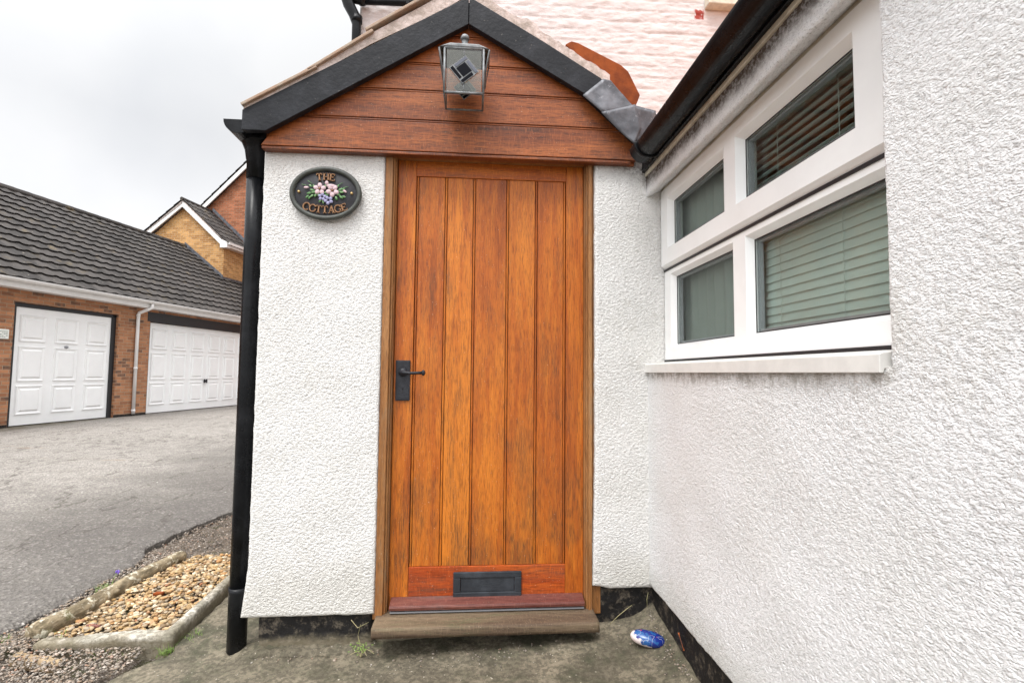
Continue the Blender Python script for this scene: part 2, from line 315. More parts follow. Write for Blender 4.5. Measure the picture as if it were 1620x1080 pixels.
M['plaque_rim']=simple('grey_green_rim',(.060,.066,.056),.5,scale=25,c2=(.035,.038,.034),b=.0006)
M['bronze']=simple('bronze_lettering',(.33,.17,.075),.5,.1,scale=60,c2=(.20,.095,.04))
M['petal_pink']=simple('pale_pink_petals',(.62,.45,.48),.5,n=.12,scale=60)
M['petal_blue']=simple('lilac_petals',(.34,.33,.52),.5,n=.25,scale=60)
M['leaf_green']=simple('painted_leaves',(.07,.19,.06),.5,scale=90,c2=(.20,.34,.15))
M['brass']=simple('brass_screw',(.45,.30,.13),.35,.7)
M['sign_white']=simple('white_plate',(.78,.80,.76),.4,n=.03)
M['sign_ink']=simple('grey_ink',(.25,.30,.28),.5)
def mk_painted():
    m=Mt('painted_stone',.25,spec=.6); c=m.co()
    a=m.ss(m.noise(c,26,3,.6,.8),.50,.54); col=m.mix(a,(.010,.025,.20),(.02,.10,.30))
    x=m.z(0); z=m.z(2)
    wmask=m.ss(m.math('ADD',m.math('ADD',m.math('MULTIPLY',m.math('SUBTRACT',x,1.020),-1.),m.math('MULTIPLY',m.math('SUBTRACT',z,-.004),-1.2)),m.math('MULTIPLY',m.math('SUBTRACT',m.noise(c,30,2,.5),.5),.08)),-.006,-.002)
    col=m.mix(wmask,col,(.78,.66,.64))
    ln=m.ss(m.math('ABSOLUTE',m.math('SUBTRACT',m.noise(c,32,1),.53)),.016,.006); col=m.mix(m.math('MULTIPLY',ln,.5),col,(.60,.66,.68))
    rd=m.ss(m.noise(m.vadd(c,(.3,.2,.1)),48,1),.70,.74); col=m.mix(rd,col,(.70,.06,.10)); m.col(col); return m
M['painted']=mk_painted()

# ================================================================ geometry helpers
INV={}
def tag(o,label=None,cat=None,group=None,kind=None):
    for k,v in (('label',label),('category',cat),('group',group),('kind',kind)):
        if v: o[k]=v
    return o
def empty(name,loc,label,cat,group=None,rz=0,world=True):
    o=bpy.data.objects.new(name,None); COL.objects.link(o); o.location=loc; o.rotation_euler=(0,0,rz); o.empty_display_size=.1
    if world: INV[o.name]=Matrix.Translation(-Vector(loc))
    return tag(o,label,cat,group)
def finish(name,me,mat,parent=None,bevel=0,smooth=False,seg=2):
    o=bpy.data.objects.new(name,me); COL.objects.link(o)
    mats=mat if isinstance(mat,list) else [mat]
    for x in mats: me.materials.append(M[x].m)
    if parent:
        o.parent=parent
        if parent.name in INV: o.matrix_parent_inverse=INV[parent.name]
    if smooth: me.polygons.foreach_set('use_smooth',[True]*len(me.polygons))
    n=len(me.polygons)
    if n and n<60000:       # box-projected uv in metres
        uvl=me.uv_layers.new(name='UVMap'); co=np.empty(len(me.vertices)*3); me.vertices.foreach_get('co',co); co=co.reshape(-1,3)
        li=np.empty(len(me.loops),dtype=np.int32); me.loops.foreach_get('vertex_index',li)
        nm=np.empty(n*3); me.polygons.foreach_get('normal',nm); nm=np.abs(nm.reshape(-1,3)); lt=np.empty(n,dtype=np.int32); me.polygons.foreach_get('loop_total',lt)
        ax=np.repeat(np.argmax(nm,axis=1),lt); p=co[li]
        u=np.where(ax==0,p[:,1],p[:,0]); v=np.where(ax==2,p[:,1],p[:,2]); uvl.data.foreach_set('uv',np.stack([u,v],1).ravel())
    if bevel:
        b=o.modifiers.new('bevel','BEVEL'); b.width=bevel; b.segments=seg; b.limit_method='ANGLE'; b.angle_limit=R(35)
    return o
class MB:
    def __init__(s): s.v=[]; s.f=[]; s.a=[]; s.r=.5; s.mi=[]; s.m=0
    def add(s,vs,fs):
        k=len(s.v); s.v+= [tuple(p) for p in vs]; s.a+=[s.r]*len(vs); s.f+=[tuple(i+k for i in q) for q in fs]; s.mi+=[s.m]*len(fs); return s
    def box(s,x0,x1,y0,y1,z0,z1):
        x0,x1=min(x0,x1),max(x0,x1); y0,y1=min(y0,y1),max(y0,y1); z0,z1=min(z0,z1),max(z0,z1)
        return s.add([(x,y,z) for x in (x0,x1) for y in (y0,y1) for z in (z0,z1)],[(0,1,3,2),(4,6,7,5),(0,4,5,1),(2,3,7,6),(0,2,6,4),(1,5,7,3)])
    def prism(s,poly,ax,a0,a1):
        n=len(poly)
        def P(p,a): return {'y':(p[0],a,p[1]),'x':(a,p[0],p[1]),'z':(p[0],p[1],a)}[ax]
        return s.add([P(p,a0) for p in poly]+[P(p,a1) for p in poly],[tuple(range(n))[::-1],tuple(range(n,2*n))]+[(i,(i+1)%n,n+(i+1)%n,n+i) for i in range(n)])
    def tube(s,pts,rad,seg=12,cap=True,arc=None):
        pts=[Vector(p) for p in pts]; rads=rad if isinstance(rad,(list,tuple)) else [rad]*len(pts); vs=[]; fs=[]
        d0=(pts[1]-pts[0]).normalized(); up=Vector((0,0,1)) if abs(d0.z)<.9 else Vector((1,0,0)); n=(up-d0*up.dot(d0)).normalized()
        for i,p in enumerate(pts):
            d=(pts[min(i+1,len(pts)-1)]-pts[max(i-1,0)]).normalized(); n=(n-d*n.dot(d)).normalized(); b=d.cross(n)
            for j in range(seg):
                a=2*math.pi*j/seg; vs.append(p+(n*math.cos(a)+b*math.sin(a))*rads[i])
        for i in range(len(pts)-1):
            for j in range(seg): fs.append((i*seg+j,i*seg+(j+1)%seg,(i+1)*seg+(j+1)%seg,(i+1)*seg+j))
        if cap: fs.append(tuple(range(seg))[::-1]); fs.append(tuple((len(pts)-1)*seg+j for j in range(seg)))
        return s.add(vs,fs)
    def lathe(s,prof,c,ax='z',seg=20,sx=1,sy=1):
        vs=[];fs=[];n=len(prof)
        for (r,h) in prof:
            for j in range(seg):
                a=2*math.pi*j/seg; p,q=r*math.cos(a)*sx,r*math.sin(a)*sy
                vs.append({'z':(c[0]+p,c[1]+q,c[2]+h),'y':(c[0]+p,c[1]+h,c[2]+q),'x':(c[0]+h,c[1]+p,c[2]+q)}[ax])
        for i in range(n-1):
            for j in range(seg): fs.append((i*seg+j,i*seg+(j+1)%seg,(i+1)*seg+(j+1)%seg,(i+1)*seg+j))
        fs.append(tuple(range(seg))); fs.append(tuple((n-1)*seg+j for j in range(seg))[::-1]); return s.add(vs,fs)
    def ball(s,c,rx,ry,rz,rot=None,u=8,v=6,nz=0):
        vs=[];fs=[]
        for i in range(v+1):
            t=math.pi*i/v
            for j in range(u):
                a=2*math.pi*j/u; p=Vector((math.sin(t)*math.cos(a)*rx,math.sin(t)*math.sin(a)*ry,math.cos(t)*rz))
                if nz: p*=1+nz*NZ.noise(p*60+Vector(c)*9)
                if rot: p=rot@p
                vs.append(p+Vector(c))
        for i in range(v):
            for j in range(u): fs.append((i*u+j,(i+1)*u+j,(i+1)*u+(j+1)%u,i*u+(j+1)%u))
        return s.add(vs,fs)
    def build(s,name,mat,parent=None,bevel=0,smooth=False,seg=2,fix=True):
        me=bpy.data.meshes.new(name); me.from_pydata(s.v,[],s.f); at=me.attributes.new('rnd','FLOAT','POINT'); at.data.foreach_set('value',s.a)
        if isinstance(mat,list): me.polygons.foreach_set('material_index',s.mi)
        me.update()
        if fix:
            bm=bmesh.new(); bm.from_mesh(me); bmesh.ops.recalc_face_normals(bm,faces=bm.faces); bm.to_mesh(me); bm.free()
        return finish(name,me,mat,parent,bevel,smooth,seg)
def ssf(v,a,b): t=max(0,min(1,(v-a)/(b-a))); return t*t*(3-2*t)
def N(x,y,z=0): return NZ.noise(Vector((x,y,z)))

def arr(*seg):      # arr((a,b,step),...) -> monotonic coordinates
    o=[]
    for a,b,st in seg:
        n=max(1,round(abs(b-a)/st)); o+=list(np.linspace(a,b,n+1)[(1 if o else 0):])
    return o
def sheet(name,mat,parent,us,vs,P,h,holes=(),edge=None,rad=.012,thick=.06,jit=.003,post=None,smooth=True):
    """rough-cast slab: grid (u,v) raised by h, rounded at its free edges, with returned sides"""
    nu,nv=len(us),len(vs); u0,u1,v0,v1=min(us),max(us),min(vs),max(vs)
    edge=edge or (1,1,1,1)
    def inhole(u,v): return any(a-1e-6<u<b+1e-6 and c-1e-6<v<d+1e-6 for a,b,c,d in holes)
    V=[];A=[]
    for u in us:
        for v in vs:
            d=1.
            if edge[0]: d=min(d,u-u0)
            if edge[1]: d=min(d,u1-u)
            if edge[2]: d=min(d,v-v0)
            if edge[3]: d=min(d,v1-v)
            for a,b,c,e in holes:
                dx=max(a-u,0,u-b); dy=max(c-v,0,v-e); d=min(d,math.hypot(dx,dy))
            hh=h(u,v); w=hh
            if d<rad: w=hh*.5-(rad-math.sqrt(max(0,rad*rad-(rad-d)**2)))*.8
            k=math.exp(-d/.015) if d<.08 else 0
            uu=u+k*jit*2.5*N(u*22,v*22,3); vv=v+k*jit*2.5*N(u*22,v*22,9)
            V.append(P(uu,vv,w))
    Fc=[]
    for i in range(nu-1):
        for j in range(nv-1):
            if holes and inhole((us[i]+us[i+1])/2,(vs[j]+vs[j+1])/2): continue
            Fc.append((i*nv+j,(i+1)*nv+j,(i+1)*nv+j+1,i*nv+j+1))
    cnt={}
    for q in Fc:
        for a,b in zip(q,q[1:]+q[:1]):
            k=(a,b) if a<b else (b,a); cnt[k]=cnt.get(k,0)+1
    be=[k for k,c in cnt.items() if c==1]; mp={}
    def ext(i,l):
        if (i,l) not in mp:
            u=us[i//nv]; v=vs[i%nv]; dp=thick*l; w=-dp-rad*.6; p=P(u+.0015*N(u*60,v*60,l*5.),v+.0015*N(u*60,v*60,7+l),w)
            if post: p=post(p,u,v,dp)
            V.append(p); mp[(i,l)]=len(V)-1
        return mp[(i,l)]
    for a,b in be:
        Fc.append((a,b,ext(b,.4),ext(a,.4))); Fc.append((ext(a,.4),ext(b,.4),ext(b,1.),ext(a,1.)))
    me=bpy.data.meshes.new(name); me.from_pydata(V,[],Fc); me.update()
    bm=bmesh.new(); bm.from_mesh(me); bmesh.ops.delete(bm,geom=[v for v in bm.verts if not v.link_faces],context='VERTS')
    bmesh.ops.recalc_face_normals(bm,faces=bm.faces); bm.to_mesh(me); bm.free()
    return finish(name,me,mat,parent,0,smooth)

def rough_h(fx,fz,amp,seed=0):
    def h(u,v):
        a=N(u*fx,v*fz,seed)+.55*N(u*fx*2.1,v*fz*2.1,seed+5)
        return amp*(a if a>-.2 else -.2+(a+.2)*1.5)+.0035*N(u*5,v*5,seed+8)
    return h
def rbox(name,mat,parent,x0,x1,y0,y1,z0,z1,step=.01,rad=.012,amp=.003,fr=30,warp=None,seed=0,smooth=True):
    """closed box, rounded and roughened"""
    bm=bmesh.new(); bmesh.ops.create_cube(bm,size=1); 
    def cuts(L): return max(2,int(L/step))
    L=(x1-x0,y1-y0,z1-z0)
    for ax in range(3):
        n=cuts(L[ax])
        for i in range(1,n):
            co=[0,0,0]; co[ax]=-.5+i/n; no=[0,0,0]; no[ax]=1
            bmesh.ops.bisect_plane(bm,geom=bm.verts[:]+bm.edges[:]+bm.faces[:],plane_co=co,plane_no=no)
    for v in bm.verts:
        p=Vector((x0+(v.co.x+.5)*L[0],y0+(v.co.y+.5)*L[1],z0+(v.co.z+.5)*L[2]))
        q=Vector((min(max(p.x,x0+rad),x1-rad),min(max(p.y,y0+rad),y1-rad),min(max(p.z,z0+rad),z1-rad))); d=p-q
        if d.length>1e-9:
            n=d.normalized(); s_=amp*(NZ.noise(p*fr+Vector((seed,0,0)))+.5*NZ.noise(p*fr*2.3+Vector((seed,3,0))))
            p=q+n*(rad+s_)
        if warp: p=warp(p)
        v.co=p
    bmesh.ops.recalc_face_normals(bm,faces=bm.faces); me=bpy.data.meshes.new(name); bm.to_mesh(me); bm.free()
    at=me.attributes.new('rnd','FLOAT','POINT'); at.data.foreach_set('value',[.5]*len(me.vertices))
    return finish(name,me,mat,parent,0,smooth)

# ================================================================ ground
def G(x,y):
    g=-.082+.058*ssf(x,-.2,1.1)
    if x>.8: g+=.074*math.exp(-max(0,1.10-x)/.075)*ssf(y,-1.2,-.05)
    if x>.85: g+=.012*math.exp(min(0,y+.05)/.05)
    if -.3<y<.3: g+=.03*math.exp(-abs(y+.0)/.06)*(1 if x<-.05 else .3)*ssf(x,-.62,-.5)
    return g+.03*min(0,y)
def Gd(x,y): return -.075+.09*ssf(-x,2.0,7.2)
EDGE=[(-3.2,-1.9),(-1.2,-1.9),(-.3,-1.78),(.1,-1.68),(.5,-1.62),(1.05,-1.60),(1.25,-1.71),(1.5,-1.67),(2.0,-1.57),(2.5,-1.50),(4,-1.35),(8,-1.2),(14,-1.1)]
def edge_x(y):
    for (a,xa),(b,xb) in zip(EDGE,EDGE[1:]):
        if a<=y<=b: return xa+(xb-xa)*(y-a)/(b-a)
    return EDGE[0][1] if y<EDGE[0][0] else EDGE[-1][1]
# far terrain to the horizon, then soil round the cottage
b=MB(); xs=[-900,-200,-60,-20,-9,-8,-4,-1,3,9,40,200,900]; ys=[-900,-200,-30,-4,0,4,9,16,40,200,900]
b.add([(x,y,(-.13+.09*ssf(-x,2,7.2))) for x in xs for y in ys],[(i*len(ys)+j,(i+1)*len(ys)+j,(i+1)*len(ys)+j+1,i*len(ys)+j+1) for i in range(len(xs)-1) for j in range(len(ys)-1)])
tag(b.build('ground','soil',fix=False),kind='structure')
ys=arr((-3.2,-.6,.08),(-.6,2.6,.018),(2.6,6,.06),(6,14,.3),(14,30,2.))
ss_=[0,.004,.012,.03,.05,.08,.12,.16,.2,.26,.32,.4,.5,.6,.72,.85,1,1.2,1.4,1.7,2,2.4,2.8,3.3,3.9,4.6,5.5,6.6,8,12,20,40]
V=[];
for y in ys:
    ex=edge_x(min(y,13.9))+.035*N(y*9,1,0)+.012*N(y*37,4,0)
    for k in ss_:
        x=ex-k; z=Gd(x,y)+.004*N(x*6,y*6,2)+.0035*N(x*25,y*25,5)-.022*math.exp(-k/.05)*(1-ssf(y,.8,1.7))
        if k<.02: z-=.008*(1-k/.02)
        V.append((x,y,z))
n=len(ss_); Fc=[(i*n+j,i*n+j+1,(i+1)*n+j+1,(i+1)*n+j) for i in range(len(ys)-1) for j in range(n-1)]
k0=len(V)
for i,y in enumerate(ys): x,yy,z=V[i*n]; V.append((x-.012,y,z-.06))
Fc+=[(i*n,(i+1)*n,k0+i+1,k0+i) for i in range(len(ys)-1)]
b=MB(); b.add(V,Fc); tag(b.build('driveway','tarmac',smooth=True,fix=False),kind='structure')
# concrete path by the door: left boundary runs round the kerbs
PL=[(-3.2,-1.1),(-.5,-1.1),(-.17,-.97),(0.0,-.84),(.03,-.865),(.3,-.868),(.9,-.885)]
def pl_x(y):
    for (a,xa),(c,xb) in zip(PL,PL[1:]):
        if a<=y<=c: return xa+(xb-xa)*(y-a)/(c-a)
    return -.8
JT=[((-.86,-.03),(-.565,-.01)),((-.60,-.005),(-.66,-.6)),((-.2,-3.),(-.2,-.36))]
def jd(x,y):
    d=9
    for (ax,ay),(bx,by) in JT[:2]:
        t=max(0,min(1,((x-ax)*(bx-ax)+(y-ay)*(by-ay))/((bx-ax)**2+(by-ay)**2))); d=min(d,math.hypot(x-ax-t*(bx-ax),y-ay-t*(by-ay)))
    return d
ys=arr((-3.2,-.6,.1),(-.6,.05,.012),(.05,.9,.03)); V=[]; nx=150
for y in ys:
    a=pl_x(y)+.012*N(y*20,7,0)
    for i in range(nx+1):
        x=a+(1.16-a)*i/nx; z=G(x,y)+.003*N(x*9,y*9,1)+.002*N(x*40,y*40,4); dd=jd(x+.006*N(x*15,y*15,3),y)
        if dd<.009: z-=.012*(1-dd/.009)
        if i==0: z-=.03
        V.append((x,y,z))
n=nx+1
b=MB(); b.add(V,[(i*n+j,i*n+j+1,(i+1)*n+j+1,(i+1)*n+j) for i in range(len(ys)-1) for j in range(nx)])
tag(b.build('path','path',smooth=True,fix=False),kind='structure')

# ================================================================ porch
porch=empty('cottage_porch',(.15,.5,-.1),'white roughcast gabled porch with orange timber cladding around the oak door','porch')
def P_front(u,v,w):
    x=u
    if v<.30: x-=.023*((.30-v)/.25)**1.5*math.exp(-max(0,u+.548)/.10)
    return (x,-.05-w,v)
hf=rough_h(95,185,.0026,1)
sheet('wall','render_front',porch,arr((-.548,-.047,.0036)),arr((.057,1.975,.0036)),P_front,hf,rad=.014,thick=.10,jit=.0012)
def P_fr(u,v,w):
    x=u-(.012*ssf(-v,-.7,-.1))*math.exp(-max(0,u-.856)/.03); z=v+(.012*ssf(-x,-.93,-.84) if v<.2 else 0)
    return (x,-.05-w,z)
sheet('wall','render_front',porch,arr((.856,1.19,.0036)),arr((.137,1.985,.0036)),P_fr,rough_h(95,185,.0026,9),rad=.014,thick=.06,jit=.0012,edge=(1,0,1,0))
b=MB(); b.box(-.535,-.50,-.045,1.0,.06,2.02); b.build('side_wall','render_plain',porch,bevel=.01)
rbox('plinth','plinth',porch,-.505,-.055,-.03,.9,-.2,.09,step=.02,rad=.012,amp=.006,fr=22)
rbox('plinth','plinth',porch,.85,1.2,-.028,.3,-.2,.16,step=.02,rad=.012,amp=.005,fr=22,seed=4)
rbox('plinth','plinth',porch,-.06,.86,.0,.1,-.2,.02,step=.03,rad=.01,amp=.003,fr=20,seed=7)
rbox('plinth_mortar','path',porch,-.52,-.08,-.085,.0,-.13,-.060,step=.012,rad=.02,amp=.013,fr=34,seed=12)
# gable cladding: five boards with beaded joints, cut to the rake
APX=.298
def rake(z): return (2.545-z)/math.tan(R(30.7))      # half width of the cladding at height z
zs=[1.957,2.094,2.224,2.345,2.47,2.545]
b=MB(); random.seed(5)
for i,(a,c) in enumerate(zip(zs,zs[1:])):
    b.r=random.random(); 
    wl0=min(rake(a),.845); wl1=min(rake(c),.845); wr0=min(rake(a),.735); wr1=min(rake(c),.735)
    b.prism([(APX-wl0,a+.004),(APX+wr0,a+.004),(APX+max(wr1,.01),c-.008),(APX-max(wl1,.01),c-.008)],'y',-.085,-.06)
    if i: b.prism([(APX-wl0,a-.0055),(APX+wr0,a-.0055),(APX+wr0,a+.0015),(APX-wl0,a+.0015)],'y',-.083,-.06)
b.box(-.535,1.03,-.062,-.045,1.945,2.03)
b.box(-.45,.95,-.0625,-.045,2.03,2.1)
b.r=.3; b.box(-.542,1.005,-.089,-.05,1.944,1.9555)
b.build('gable_cladding','clad_wood',porch,bevel=.0022)
b=MB(); b.prism([(-.58,2.0),(APX-.02,2.53),(APX+.02,2.53),(1.0,2.08),(1.0,2.0)],'y',-.058,-.045); b.build('gable_backing','board_black',porch)
# bargeboards
b=MB(); b.prism([(-.607,2.083),(-.607,2.001),(-.512,2.001),(APX-.0015,2.501),(APX-.0015,2.622)],'y',-.128,-.098); b.build('bargeboard','board_black',porch,bevel=.002)
b=MB(); b.prism([(APX+.0015,2.622),(APX+.0015,2.501),(.60,2.333),(.79,2.226),(1.01,2.025),(1.02,2.11),(.865,2.296),(.62,2.442)],'y',-.128,-.098); b.build('bargeboard','board_black',porch,bevel=.002)
# soffit/roof deck, tiles, mortar verge
def slab(x0,z0,x1,z1,t,y0,y1,mb):
    d=Vector((x1-x0,z1-z0)).normalized(); n=Vector((-d.y,d.x)); n=n if n.y>0 else -n
    mb.prism([(x0,z0),(x1,z1),(x1+n.x*t,z1+n.y*t),(x0+n.x*t,z0+n.y*t)],'y',y0,y1)
roof=MB(); slab(-.60,2.070,APX,2.615,.02,-.10,1.0,roof); slab(.93,2.24,APX,2.615,.02,-.10,1.0,roof)
roof=roof.build('roof','board_black',porch)
mo=MB()
mo.prism([(-.603,2.086),(-.56,2.112),(-.30,2.262),(-.10,2.392),(.10,2.505),(.23,2.584),(.285,2.623),(.21,2.640),(.10,2.566),(-.105,2.436),(-.33,2.292),(-.60,2.100)],'y',-.127,-.03)
mo=mo.build('verge_mortar','mortar',roof)
# right verge: ragged mortar
rnd=random.Random(8); top=[];bot=[]
for i in range(30):
    t=i/29; x=APX+.02+t*(.905-APX-.02); zb=2.616-(x-APX)*.5765-.004*math.sin(x*9); th=.045+.012*t+rnd.uniform(-.005,.005)+(.02 if i in (3,11,12,13) else 0)
    bot.append((x,zb+rnd.uniform(-.002,.002))); top.append((x,zb+th))
b=MB()
for i in range(29): b.prism([bot[i],bot[i+1],top[i+1],top[i]],'y',-.124+rnd.uniform(-.002,.002),-.02)
me=b.build('verge_mortar','mortar',roof)
tv=MB()
for (x0,z0,x1,z1) in ((-.604,2.094,-.315,2.270),(-.350,2.252,-.092,2.437),(-.122,2.437,.16,2.625)):
    tv.r=rnd.random(); slab(x0,z0,x1,z1,.013,-.142,.3,tv)
    for k in range(5): tv.r=rnd.random(); slab(x0,z0+.002,x1,z1+.002,.013,.303+k*.17,.47+k*.17,tv)
for k in range(5):
    for (x0,z0,x1,z1) in ((.93,2.30,.68,2.45),(.70,2.44,.45,2.585),(.47,2.575,.30,2.66)):
        tv.r=rnd.random(); slab(x0,z0,x1,z1,.013,-.01+k*.2,.185+k*.2,tv)
tv.build('roof_tiles','tile_verge',roof,bevel=.003)
b=MB(); b.lathe([(.001,-.001),(.075,0),(.08,.01),(.08,1.0),(.07,1.01)],(APX+.0,-.03,2.60),'y',14); b.build('ridge_tile','mortar',roof,smooth=True)
b=MB(); b.prism([(.74,2.545),(.768,2.562),(.80,2.555),(1.0,2.462),(1.035,2.432),(1.09,2.322),(1.066,2.26),(.90,2.36)],'y',.03,.05); b.build('valley_tile','tile_orange',roof,bevel=.003)
# lead flashing draped over the end of the rake, soaker and valley tray
def leadsheet(name,pts,th,par):
    b=MB(); n=len(pts); b.add([Vector(p) for p in pts],[tuple(range(n))])
    o=b.build(name,'lead',par,fix=False); bm=bmesh.new(); bm.from_mesh(o.data); bmesh.ops.triangulate(bm,faces=bm.faces); bmesh.ops.subdivide_edges(bm,edges=bm.edges,cuts=7,use_grid_fill=True)
    for v in bm.verts: v.co+=Vector((0,-1,0))*.0035*NZ.noise(v.co*22)
    bm.to_mesh(o.data); bm.free(); o.data.polygons.foreach_set('use_smooth',[True]*len(o.data.polygons)); m_=o.modifiers.new('t','SOLIDIFY'); m_.thickness=th; return o
leadsheet('lead_flashing',[(.785,-.134,2.212),(.872,-.134,2.288),(.905,-.136,2.281),(.945,-.137,2.235),(1.0,-.14,2.172),(.872,-.14,2.135)],.003,roof)
leadsheet('lead_flashing',[(.862,-.143,2.137),(1.008,-.143,2.178),(1.035,-.143,2.07),(1.005,-.140,2.006),(.94,-.140,2.06)],.003,roof)
leadsheet('lead_flashing',[(1.0,-.137,2.178),(1.11,-.11,2.172),(1.11,-.11,2.05),(1.01,-.137,2.01)],.003,roof)
b=MB(); b.box(.93,1.35,-.09,1.0,2.165,2.17); b.build('valley_gutter','lead',roof)
# door frame
fr=MB(); fr.box(-.058,-.014,-.030,.05,.03,1.955); fr.box(.829,.885,-.030,.05,.03,1.955)
for x0,x1,s in ((-.0455,-.0142,1),(.8292,.8445,-1)):
    fr.r=.3 if s>0 else .8; fr.box(x0,x1,-.050,.05,.035,1.955)
fr.r=.5; fr.box(-.052,.872,-.046,.05,1.955,2.0)
fr.box(-.0145,-.006,-.040,.05,.035,1.956); fr.box(.8215,.8295,-.040,.05,.035,1.956)
fr.box(-.0065,-.001,-.028,.05,.035,1.9565); fr.box(.8165,.822,-.028,.05,.035,1.9565)
fr=fr.build('door_frame','frame_wood',porch,bevel=.004)
# door
door=MB(); door.r=.62; door.box(.001,.0793,0,.045,.045,1.955); door.r=.35; door.box(.7394,.8165,0,.045,.045,1.955)
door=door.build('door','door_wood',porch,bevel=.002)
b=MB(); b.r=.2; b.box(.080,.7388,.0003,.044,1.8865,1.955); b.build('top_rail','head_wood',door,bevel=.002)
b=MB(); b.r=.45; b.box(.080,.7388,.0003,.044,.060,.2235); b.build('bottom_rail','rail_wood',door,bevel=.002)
xl=[.0805,.210,.333,.480,.607,.7385]
for i,(a,c) in enumerate(zip(xl,xl[1:])):
    b=MB(); b.r=(.42,.9,.55,.72,.18)[i]; a2=a+(.0115 if i==0 else .0063); c2=c-(.0115 if i==4 else .0063)
    b.box(a2,c2,.005,.03,.2245,1.8855)
    for xc in ([a+.0055] if i==0 else [a]) + ([c-.0055] if i==4 else []):
        pr=[(xc-.0042,.009),(xc-.0032,.0055),(xc,.004),(xc+.0032,.0055),(xc+.0042,.009),(xc+.0042,.03),(xc-.0042,.03)]
        b.prism(pr,'z',.2245,1.8855)
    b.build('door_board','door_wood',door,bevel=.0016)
b=MB(); b.box(.079,.74,.022,.04,.2,1.9); b.build('board_backing','gasket',door)
# letterbox
lb=MB(); x0,x1,z0,z1=.266,.552,.096,.202
lb.box(x0,x1,-.010,-.0002,z0,z0+.024); lb.box(x0,x1,-.010,-.0002,z1-.024,z1); lb.box(x0,x0+.03,-.0103,-.0002,z0+.0235,z1-.0235); lb.box(x1-.03,x1,-.0103,-.0002,z0+.0235,z1-.0235)
lb=lb.build('letterbox','letter_iron',door,bevel=.003)
b=MB(); b.box(x0+.0305,x1-.0305,-.0055,.002,z0+.0245,z1-.0245); b.build('flap','letter_iron',lb,bevel=.002)
# handle
h=MB(); h.box(.010,.070,-.007,0,.913,1.083); h.box(.014,.066,-.0085,-.006,.917,1.079)
h=h.build('door_handle','iron',door,bevel=.0025)
b=MB(); b.lathe([(.001,-.020),(.013,-.020),(.018,-.012),(.020,-.006)],(.040,0,1.033),'y',16); b.tube([(.040,-.014,1.033),(.040,-.044,1.032),(.050,-.054,1.031),(.075,-.056,1.029),(.105,-.055,1.030),(.125,-.054,1.031)],[.0085,.008,.0075,.0065,.006,.0062],10)
b.ball((.130,-.054,1.031),.0085,.008,.013); b.build('lever','iron',h,smooth=True)
b=MB(); b.lathe([(.001,-.0092),(.0042,-.0092),(.0042,-.008)],(.041,0,.964),'y',10); b.box(.0388,.0432,-.0092,-.008,.945,.963); b.build('keyhole','gasket',h)
# weatherboard + sill step
b=MB(); b.r=.5; b.prism([(-.001,.106),(-.052,.090),(-.055,.083),(-.053,.072),(-.001,.070)],'x',.012,.812)
# prism along x with (y,z) polygon
b.build('weatherboard','weatherboard',door,bevel=.0015)
b=MB(); b.box(.014,.81,-.047,-.01,.060,.066); b.build('drip_seal','spacer',door)
def stepwarp(p): return Vector((p.x,p.y,p.z+.0016*NZ.noise(Vector((p.x*7,p.y*40,0)))-.003*max(0,-p.y-.03)/.16))
rbox('door_step','step_wood',porch,-.040,.850,-.152,.0,.016,.055,step=.010,rad=.0022,amp=.0007,fr=40,warp=stepwarp)
# drainpipe on the corner with its hopper-like outlet and gutter end
px,py=-.597,-.002
dp=MB(); dp.tube([(px,py,z) for z in (1.93,1.5,1.0,.5,.13)],.0345,24); dp=dp.build('drainpipe','plastic',porch,smooth=True)
b=MB(); b.lathe([(.035,-.002),(.0385,0),(.0385,-.02),(.037,-.024),(.037,-.252),(.034,-.255)],(px+.001,py,.165),'z',24); b.build('pipe_shoe','plastic',dp,smooth=True)
b=MB(); b.lathe([(.037,0),(.037,.075),(.040,.08),(.046,.12),(.058,.15),(.070,.165)],(px,py,1.845),'z',24); b.build('gutter_outlet','plastic',dp,smooth=True)
b=MB(); prof=[(.060*math.cos(a),.058*math.sin(a)) for a in np.linspace(math.pi,2*math.pi,15)]
gx,gz=-.628,2.052; poly=[(gx+p,gz+q) for p,q in prof]+[(gx+.055*math.cos(a),gz+.053*math.sin(a)) for a in np.linspace(2*math.pi,math.pi,15)]
b.prism(poly,'y',-.105,1.0); b.prism([(gx+p,gz+q) for p,q in prof],'y',-.109,-.103); b.build('gutter','plastic',dp,bevel=.001)
b=MB(); b.tube([(px+.030,.055,z) for z in (1.93,1.0,.3)],.022,14); b.build('back_pipe','plastic',dp,smooth=True)

# ================================================================ oval name plaque
pq=empty('name_plaque',(-.283,-.055,1.769),'dark oval name plaque with painted flowers and bronze letters on the white wall','sign')
b=MB(); b.lathe([(.001,0),(.128,0),(.135,.004),(.137,.012),(.137,.02)],(-.283,-.074,1.769),'y',48,1,.755); b.build('plate','plaque',pq,smooth=True)
b=MB(); pts=[(-.283+.1365*math.cos(a),-.074,1.769+.1035*math.sin(a)) for a in np.linspace(0,2*math.pi,65)]; b.tube(pts,.0105,10,False); b.build('rim','plaque_rim',pq,smooth=True)
def stroke(b,o,ex,ez,x0,z0,x1,z1,t,h):
    a=Vector((x0,z0)); c=Vector((x1,z1)); d=(c-a).normalized(); n=Vector((-d.y,d.x))*t/2; q=[a+n,a-n,c-n,c+n]
    w=[(o[0]+(ex[0]*p.x+ez[0]*p.y)*h,o[1]+(ex[1]*p.x+ez[1]*p.y)*h) for p in q]; b.prism(w,'y',-.081,-.073)
